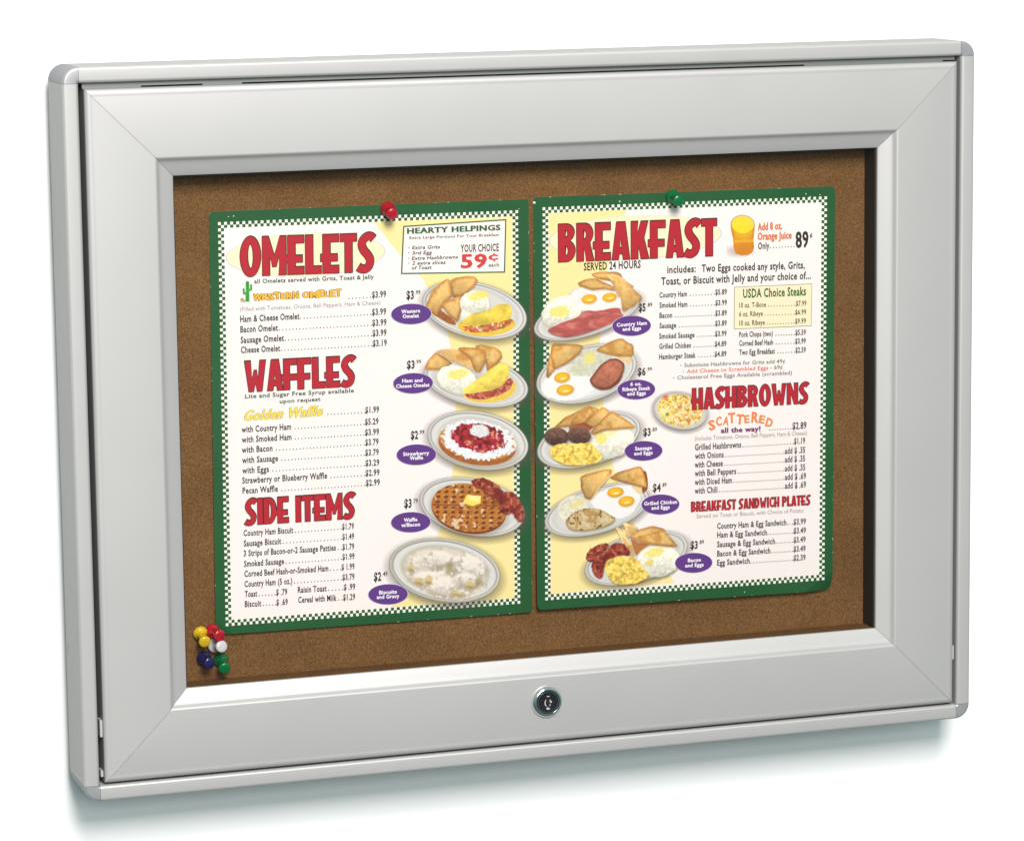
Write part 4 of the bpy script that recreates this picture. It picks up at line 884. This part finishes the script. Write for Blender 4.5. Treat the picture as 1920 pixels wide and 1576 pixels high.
def pic_sausage_eggs(p):
    p.plate(640, 1150, 560, 265, -17, .84)
    p.toast([(270, 1030), (380, 920), (520, 850), (640, 795), (740, 820), (700, 900), (600, 960), (440, 1005)], drop=6); p.toast([(440, 985), (470, 930), (560, 840), (640, 800), (700, 850), (600, 970), (560, 985)]); p.toast([(585, 990), (690, 870), (790, 800), (840, 830), (860, 900), (740, 1000), (660, 1030)], crust=(206, 136, 70))
    p.put(p.pol([(430, 1010), (590, 965), (680, 1010), (650, 1060), (430, 1050)], 14), (150, 76, 46), .8)
    for cx, cy, rx, ry in ((300, 1115, 125, 95), (535, 1105, 125, 85)): p.put(p.ell(cx + 3, cy + 14, rx, ry, 5, 26), (40, 24, 20), .6); p.put(p.ell(cx, cy, rx, ry, 5, wob=.04), (112, 80, 68), tex=.45, sh=np.clip(1.1 - .9 * (p.Y - cy + 30) / 250, .6, 1.15))
    p.grits(890, 1185, 240, 150, -20, (770, 1130, 60, 65)); p.put(p.ell(880, 1080, 60, 26, -15, 20), (248, 232, 160), .7)
    p.toast([(650, 1070), (760, 950), (860, 855), (900, 850), (1040, 940), (1140, 1015), (1000, 1035), (800, 1050), (690, 1095)])
    p.scramble([(215, 1250), (280, 1200), (400, 1175), (520, 1190), (650, 1170), (720, 1240), (800, 1340), (700, 1400), (500, 1425), (360, 1410), (250, 1340)])
def pic_chicken_eggs(p):
    p.plate(700, 520, 545, 235, -16, .86)
    p.put(p.pol([(610, 400), (880, 260), (1080, 270), (1160, 380), (1060, 560), (900, 620), (700, 520)], 12, 10), (246, 243, 240))
    p.toast([(530, 180), (600, 150), (780, 105), (850, 108), (800, 210), (700, 330), (640, 410), (580, 400), (540, 300)]); p.put(p.pol([(640, 410), (700, 300), (850, 130), (850, 180), (740, 280), (690, 360)], 10), (238, 210, 160), .8)
    p.put(p.pol([(1035, 265), (1180, 285), (1150, 370), (1110, 345)], 6, 4), (240, 214, 168)); p.put(p.pol([(1165, 110), (1212, 135), (1222, 300), (1180, 350), (1160, 330)], 8, 4), (150, 90, 44), tex=.2)
    p.toast([(830, 190), (920, 130), (1140, 68), (1170, 110), (1222, 300), (1050, 255), (900, 215)])
    p.egg(888, 337, 82, 50); p.egg(1000, 430, 80, 52)
    p.put(p.ell(450, 510, 155, 140, -30, 20, .10), (238, 232, 214), sh=np.clip(.97 + .2 * (p.n1 - .5), .85, 1.03)); p.put(p.ell(500, 460, 90, 30, -25, 20, .3), (240, 220, 140), .7)
    ck = [(385, 625), (440, 560), (540, 510), (660, 498), (760, 520), (860, 585), (895, 610), (850, 660), (740, 705), (560, 735), (430, 720), (390, 670)]
    ck = chaikin(ck, 2)
    p.put(p.pol([(x, y + 12) for x, y in ck], 24), (110, 92, 60), .6); m_ = p.pol(ck, wob=6); p.put(m_, (196, 158, 104), tex=.2); sd = p.pol(ck, inner=True); p.put(np.clip((-sd - 4) / 18, 0, 1), (206, 186, 146), sh=np.clip(1.05 + .3 * (p.n1 - .5), .85, 1.1))
    p.put(m_ * np.clip((vnoise(p.X, p.Y, 30, 81, 2) - .64) * 10, 0, 1), (104, 80, 44), .8); p.put(m_ * np.clip((vnoise(p.X, p.Y, 46, 82, 2) - .6) * 8, 0, 1), (186, 142, 78), .7)
def pic_bacon_eggs(p):
    p.plate(1100, 1010, 540, 240, -17, .86)
    p.toast([(960, 650), (990, 648), (1130, 710), (1050, 790), (1020, 800)], crust=(244, 216, 170), drop=5); p.toast([(890, 710), (920, 695), (1050, 860), (1085, 950), (1060, 1000), (980, 890)], crust=(244, 216, 170)); p.toast([(1030, 780), (1140, 715), (1270, 680), (1380, 710), (1400, 740), (1260, 780), (1100, 830)], drop=6)
    p.put(p.pol([(1040, 800), (1120, 850), (1240, 870), (1150, 930), (1100, 990), (1060, 880)], 10), (186, 116, 58), .9)
    p.grits(1320, 1040, 225, 160, -10, (1290, 950, 95, 45)); p.put(p.ell(1230, 1055, 50, 26, -20, 16, .2), (244, 214, 90), .7)
    p.toast([(1075, 800), (1250, 760), (1380, 720), (1450, 800), (1530, 890), (1400, 890), (1250, 870), (1130, 845)])
    p.bacon([(585, 990), (640, 910), (700, 880), (800, 850), (830, 880), (760, 960), (700, 1040), (610, 1045)]); p.bacon([(640, 1050), (760, 980), (860, 850), (960, 850), (1000, 900), (900, 990), (780, 1060), (760, 1200), (720, 1220), (660, 1170)]); p.bacon([(880, 870), (950, 850), (1040, 940), (1030, 990), (900, 990)])
    p.scramble([(770, 1090), (820, 1020), (930, 990), (1060, 990), (1140, 1050), (1180, 1120), (1245, 1190), (1150, 1250), (1000, 1280), (870, 1270), (810, 1190)])
def pic_hashbrowns(p):
    p.plate(417, 342, 252, 172, 11, .88)
    m_ = p.ell(415, 340, 215, 145, 11, 10, .16); p.put(m_, (238, 214, 112), sh=np.clip(.82 + .4 * p.n1, .75, 1.06))
    r = p.ell(490, 360, 150, 120, 0, 90, .2) * m_; p.put(r, (232, 186, 110), .8, tex=.2)
    for k, c, th in ((91, (252, 238, 180), .56), (92, (208, 140, 66), .62), (93, (226, 124, 96), .72), (94, (136, 156, 60), .76), (95, (250, 236, 220), .66)): p.put(m_ * np.clip((vnoise(p.X, p.Y, 24, k, 2) - th) * 10, 0, 1), c, .9)
    p.put(p.ell(285, 215, 26, 16, -10, 10), (226, 112, 92), .9); p.put(p.ell(300, 375, 16, 14, 0, 8), (112, 160, 50), .9)
def pic_juice(p):
    p.put(p.ell(930, 660, 100, 40, 0, 60), (196, 180, 172), .5)
    body = [(858, 415), (1086, 410), (1076, 520), (1070, 560), (1078, 620), (1062, 670), (1020, 695), (960, 698), (905, 680), (888, 620), (884, 550), (868, 480)]
    m_ = p.pol(body, 8); p.put(m_, (232, 168, 30), sh=np.clip(1.08 - .0008 * (p.Y - 420) + .12 * (p.n2 - .5), .7, 1.1)); p.put(m_ * np.clip(1 - np.abs(p.X - 985) / 90, 0, 1) * np.clip((560 - p.Y) / 120, 0, 1), (244, 206, 44), .9)
    p.put(m_ * np.clip((p.Y - 530) / 90, 0, 1), (222, 138, 40), .7); p.put(m_ * np.clip((np.abs(p.X - 975) - 75) / 30, 0, 1), (190, 116, 30), .6)
    p.put(p.ell(972, 408, 113, 90, 4), (206, 168, 80)); p.put(p.ell(972, 408, 104, 82, 4), (236, 218, 140)); p.put(p.ell(970, 415, 98, 78, 4), (240, 212, 40), sh=np.clip(1.04 + .1 * (p.n2 - .5), .9, 1.06)); p.put(p.ell(975, 390, 80, 40, 4, 40), (248, 226, 76), .7)
    p.put(p.pol([(880, 555), (1070, 550), (1072, 575), (886, 582)], 12), (244, 190, 70), .6)

def quad_pt(Q, s, t):
    tl, tr_, br, bl = Q
    return ((1 - t) * ((1 - s) * tl[0] + s * tr_[0]) + t * ((1 - s) * bl[0] + s * br[0]), (1 - t) * ((1 - s) * tl[1] + s * tr_[1]) + t * ((1 - s) * bl[1] + s * br[1]))
def rounded(Q, r, radii=None, n=6):
    out = []
    for i in range(4):
        p, a, b_ = Vector(Q[i]), Vector(Q[i - 1]), Vector(Q[(i + 1) % 4]); rr = (radii or [r] * 4)[i]
        d1 = (a - p).normalized() * rr; d2 = (b_ - p).normalized() * rr
        for k in range(n + 1):
            t = k / n; out.append(tuple((1 - t) ** 2 * (p + d1) + 2 * t * (1 - t) * p + t * t * (p + d2)))
    return out
CARD_T = .7
def make_card(c, label):
    ox, oz = ORG[c]; ysurf = CORK_Y - .15 - CARD_T
    outl = rounded(SHAPES['OUT'][c], 4, {'l': [3, 1.5, 2, 6], 'r': [2, 4, 5, 3]}[c])
    # the dog-eared lower corner is bent back along a crease
    k0, cut = {'l': (21, (12, 10)), 'r': (14, (20, 13))}[c]; bend = {'l': 1.8, 'r': 4.0}[c]
    tip = outl[k0:k0 + 7]; A_, B_ = Vector(tip[0]), Vector(tip[-1]); cn = Vector(SHAPES['OUT'][c][3 if c == 'l' else 2])
    pv, nx_ = Vector(SHAPES['OUT'][c][2 if c == 'l' else 1]), Vector(SHAPES['OUT'][c][0 if c == 'l' else 3])
    e0 = cn + (pv - cn).normalized() * cut[0 if c == 'l' else 1]; e1 = cn + (nx_ - cn).normalized() * cut[1 if c == 'l' else 0]
    main = outl[:k0] + [tuple(e0), tuple(e1)] + outl[k0 + 7:]; cr = (e1 - e0).normalized(); dmax = abs((cn - e0).cross(cr))
    def back(p): return bend * (abs((Vector(p) - e0).cross(cr)) / dmax) ** 1.3
    V = []; F = []; I = []
    def slab(pts, depth):
        n = len(pts); a0 = len(V)
        for t_ in (0, CARD_T): V.extend((x * MM, (d + t_) * MM, z * MM) for (x, z), d in zip(pts, depth))
        F.append(tuple(range(a0, a0 + n))); F.append(tuple(range(a0 + 2 * n - 1, a0 + n - 1, -1))); I.extend([0, 1])
        for i in range(n): F.append((a0 + i, a0 + (i + 1) % n, a0 + n + (i + 1) % n, a0 + n + i)); I.append(1)
    slab(main, [0] * len(main))
    flap = [tuple(e0)] + tip + [tuple(e1)]; mid0 = [tuple(e0.lerp(Vector(tip[0]), .5)), tuple(e1.lerp(Vector(tip[-1]), .5))]
    slab([tuple(e0), mid0[0], mid0[1], tuple(e1)], [0, back(mid0[0]), back(mid0[1]), 0]); slab([mid0[0]] + tip + [mid0[1]], [back(mid0[0])] + [back(q) for q in tip] + [back(mid0[1])])
    pr = Print(); rs = random.Random(ord(c))
    spots = {'l': [(-88.2, 131.5, .5), (-91.5, 131.2, .3), (-93, 110, .25), (100, 128, .3)], 'r': [(-103.5, 133.2, 1.0), (-45, 131.5, .45), (89, 129, .5), (86, 131, .5), (87.5, 127.5, .5), (96, 130, .4), (40, -132, .4)]}[c]
    for (x, z, r) in spots:
        pr.poly([(x + r * rs.uniform(.5, 1.4) * math.cos(t), z + r * rs.uniform(.4, 1.2) * math.sin(t)) for t in np.linspace(0, 6.28, 9)[:-1]], .13, M_check)
    for i in range(4):
        p, q = Vector(SHAPES['OUT'][c][i]), Vector(SHAPES['OUT'][c][(i + 1) % 4]); d = (q - p).normalized(); inn = Vector((d.y, -d.x))
        for k in range(5):
            t = rs.uniform(.05, .93); L_ = rs.uniform(.5, 2.2); b0 = p.lerp(q, t) + inn * .03; w_ = rs.uniform(.15, .45)
            pr.poly([tuple(b0), tuple(b0 + d * L_), tuple(b0 + d * L_ * .7 + inn * w_), tuple(b0 + d * L_ * .25 + inn * w_ * .7)], .05, M_wear)
    a0 = len(V); V += pr.V; F += [tuple(a0 + k for k in f) for f in pr.F]; I += [2 + k for k in pr.I]; wm = pr.mats
    o = mesh_obj('menu_card', V, F, [M_green, M_tan] + wm, idx=I)
    lift = CARD_LIFT[c]                          # hung from one pin, the foot of the card stands off the cork
    o.location = (ox * MM, (ysurf - lift / 2) * MM, oz * MM + ZC); o.rotation_euler = (-math.atan(lift / 270), 0, 0); tag(o, label, 'menu', 'green bordered menus pinned to the cork')
    Q = SHAPES['Q'][c]; nx, nz = 101, 131
    pr = Print(); a, b_ = 2 / nx, 2 / nz
    pr.poly([quad_pt(Q, a * .98, b_ * .98), quad_pt(Q, a * .98, 1 - b_ * .98), quad_pt(Q, 1 - a * .98, 1 - b_ * .98), quad_pt(Q, 1 - a * .98, b_ * .98)], .06, M_paper); pr.build('paper_panel', o)
    pr = Print()
    def cell(i, j):
        q = [quad_pt(Q, (i + e) / nx, (j + f) / nz) for e, f in ((.03, .03), (.03, .97), (.97, .97), (.97, .03))]; pr.poly(q, .10, M_check)
    for i in range(nx):
        for j in range(nz):
            if (i < 2 or j < 2 or i >= nx - 2 or j >= nz - 2) and (i + j) % 2 == 0: cell(i, j)
    pr.build('checked_border', o)
    # yellow field
    pr = Print(); y = SHAPES['YEL'][c]
    if c == 'l': edge = [quad_pt(Q, 1 - a, 1 - b_), quad_pt(Q, 1 - a, b_)]
    else: edge = [quad_pt(Q, a, 1 - b_), quad_pt(Q, a, b_)]
    pr.poly(spline(y, 5) + edge, .14, M_yellow); pr.build('yellow_field', o)
    pr = Print(); ov = SHAPES['OVAL'][c]
    el = lambda e, k: [(e[0] + k * (e[2] * math.cos(t) + e[4] * math.sin(t)), e[1] + k * (e[3] * math.cos(t) + e[5] * math.sin(t))) for t in np.linspace(0, 2 * math.pi, 72, endpoint=False)]
    pr.poly(el(ov, 1), .18, M_lav); pr.poly(el(ov, .985), .215, M_cream); pr.build('headline_oval', o)
    if c == 'l':
        bx = SHAPES['OFFER']; cen = (sum(p[0] for p in bx) / 4, sum(p[1] for p in bx) / 4)
        pr = Print(); pr.poly(bx, .18, M_ink['wide']); q = offset_poly(bx, -.85); pr.poly(q, .24, M_paper); ob = pr.build('offer_box', o)
    else:
        bx = SHAPES['STEAK']; pr = Print(); pr.poly(bx, .18, M_ink['greyline']); pr.poly(offset_poly(bx, -.4), .24, M_cream); ob = pr.build('steak_box', o)
    for hd in HEADS[c]:
        pr = Print(); put_heading(pr, *hd); pr.build('headline', o)
    parts = {}
    for p in TEXTS[c]:
        pr = parts.setdefault(p[0], Print()); st = p[1]
        if st == 'western':
            for off, i_, lv in ((.11, 'brown', .30), (.05, 'western', .36)):
                L = len(p[7]); acc = 0
                chars = [(ch, {'W': 1.35, 'M': 1.3, 'O': 1.1, ' ': .5, 'E': .85, 'L': .8}.get(ch, .95)) for ch in p[7]]; tw = sum(w_ for _, w_ in chars)
                for n_, (ch, w_) in enumerate(chars):
                    aa = math.radians(p[5]); X = acc / tw * p[4]; acc += w_
                    if ch == ' ': continue
                    big = (1.08, .92, 1.0, 1.1, .86, 1.05, 1.12)[n_ % 7]; dz = (0, .2, -.1, .1, .3, -.1, 0)[n_ % 7]
                    put_text(pr, st, p[2] + X * math.cos(aa) - dz * math.sin(aa), p[3] + X * math.sin(aa) + dz * math.cos(aa), (w_ - .10) / tw * p[4], p[5] + (-3, 2, -1, 3, -2, 1, 2)[n_ % 7], p[6] * big, ch, level=lv, off=off, inkname=i_)
        elif st == 'script':
            put_text(pr, st, *p[2:8], level=.30, off=.06, inkname='khaki'); put_text(pr, st, *p[2:8], level=.36, off=.025, inkname='script')
        else: put_text(pr, st, *p[2:8])
    for d in DOTS[c]:
        pr = parts.setdefault(d[0], Print())
        k = {'steak_lettering': 'olive'}.get(d[0], 'item')
        put_dots(pr, *d[1:], M_ink[k], pitch=2.0 if c == 'r' else 2.2)
    for name, pr in parts.items(): pr.build(name.split('#')[0], ob if name in ('offer_lettering', 'steak_lettering') else o)
    for bd in BADGES[c]:
        pr = Print(); e = bd[:6]
        pr.poly(el(e, 1.03), .46, M_ink['violet_edge']); pr.poly(el(e, 1), .50, M_ink['violet']); bo = pr.build('caption_badge', o)
        pr = Print()
        for s, *q in bd[6]: put_text(pr, 'badge', *q, s, level=.55)
        pr.build('badge_lettering', bo)
    for k, (cc, name, bx, af) in enumerate(PICS):
        if cc != c: continue
        step = 3.4 if name not in ('cactus', 'juice', 'hashbrowns') else 2.6
        P_ = Paint([bx[0] - 60, bx[1] - 60, bx[2] + 60, bx[3] + 60] if name not in ('cactus', 'juice') else bx, step); globals()['pic_' + name](P_)
        nm = {'cactus': 'cactus_picture', 'juice': 'juice_picture'}.get(name, 'plate_picture')
        link(nm, P_.build(af, .25 + .004 * (k % 7), M_print, o), M_print, o)['label'] = PLABEL[name]
    return o
PLABEL = {'western_omelet': 'picture of an omelet with toast and grits', 'ham_omelet': 'picture of a folded ham omelet with toast', 'strawberry_waffle': 'picture of a strawberry waffle with cream', 'bacon_waffle': 'picture of a waffle with butter and bacon',
 'biscuits': 'picture of biscuits in white gravy', 'cactus': 'small green cactus drawing', 'ham_eggs': 'picture of ham, eggs and toast', 'steak_eggs': 'picture of steak with two eggs', 'sausage_eggs': 'picture of sausage patties and scrambled eggs',
 'chicken_eggs': 'picture of grilled chicken and eggs', 'bacon_eggs': 'picture of bacon with scrambled eggs', 'hashbrowns': 'picture of a bowl of hashbrowns', 'juice': 'picture of a glass of orange juice'}
make_card('l', 'green bordered menu headed OMELETS, WAFFLES and SIDE ITEMS')
make_card('r', 'green bordered menu headed BREAKFAST and HASHBROWNS')

# ------------------------------------------------------------------ push pins
PCOL = {'red': rgb(172, 20, 40), 'green': rgb(0, 108, 58), 'yellow': rgb(214, 178, 30), 'white': rgb(206, 202, 204), 'blue': rgb(28, 28, 80)}
M_pin = {k: mat('pin_plastic_' + k, v, .22, 0, .5, coat=.3) for k, v in PCOL.items()}
PLAB = ['glossy red push pin holding the OMELETS menu at its top edge', 'green push pin holding the BREAKFAST menu at its top edge', 'yellow push pin in the cluster beside the case frame', 'dark red push pin by the corner of the OMELETS menu',
        'white push pin in the lower left cluster', 'navy blue push pin lowest on the left of the cluster', 'green push pin at the bottom of the cluster, next to the navy one']
prof = [(0, .1), (3.2, .1), (4.3, .5), (4.8, 1.3), (4.7, 2.4), (4.1, 3.3), (3.2, 4.0), (2.7, 5.0), (2.55, 6.6), (2.65, 8.4), (2.95, 10.0), (3.5, 11.2), (3.85, 12.0), (3.9, 12.7), (3.6, 13.5), (2.9, 13.9), (1.5, 14.05), (0, 14.1)]
for (cname, b0, h0), lab in zip(PINS, PLAB):
    B, Hd = Vector(b0), Vector(h0); ax = (Hd - B).normalized(); foot = B - ax * 1.9
    e = empty('push_pin', (foot.x * MM, foot.y * MM, foot.z * MM + ZC), lab, 'push pin', 'plastic push pins stuck in the cork')
    lathe('handle', prof, M_pin[cname], e, (0, 0, 0), ax, 32, sm=50)
    lathe('needle', [(.45, 0.2), (.45, -4), (0, -5.5)], M_steel, e, (0, 0, 0), ax, 10)
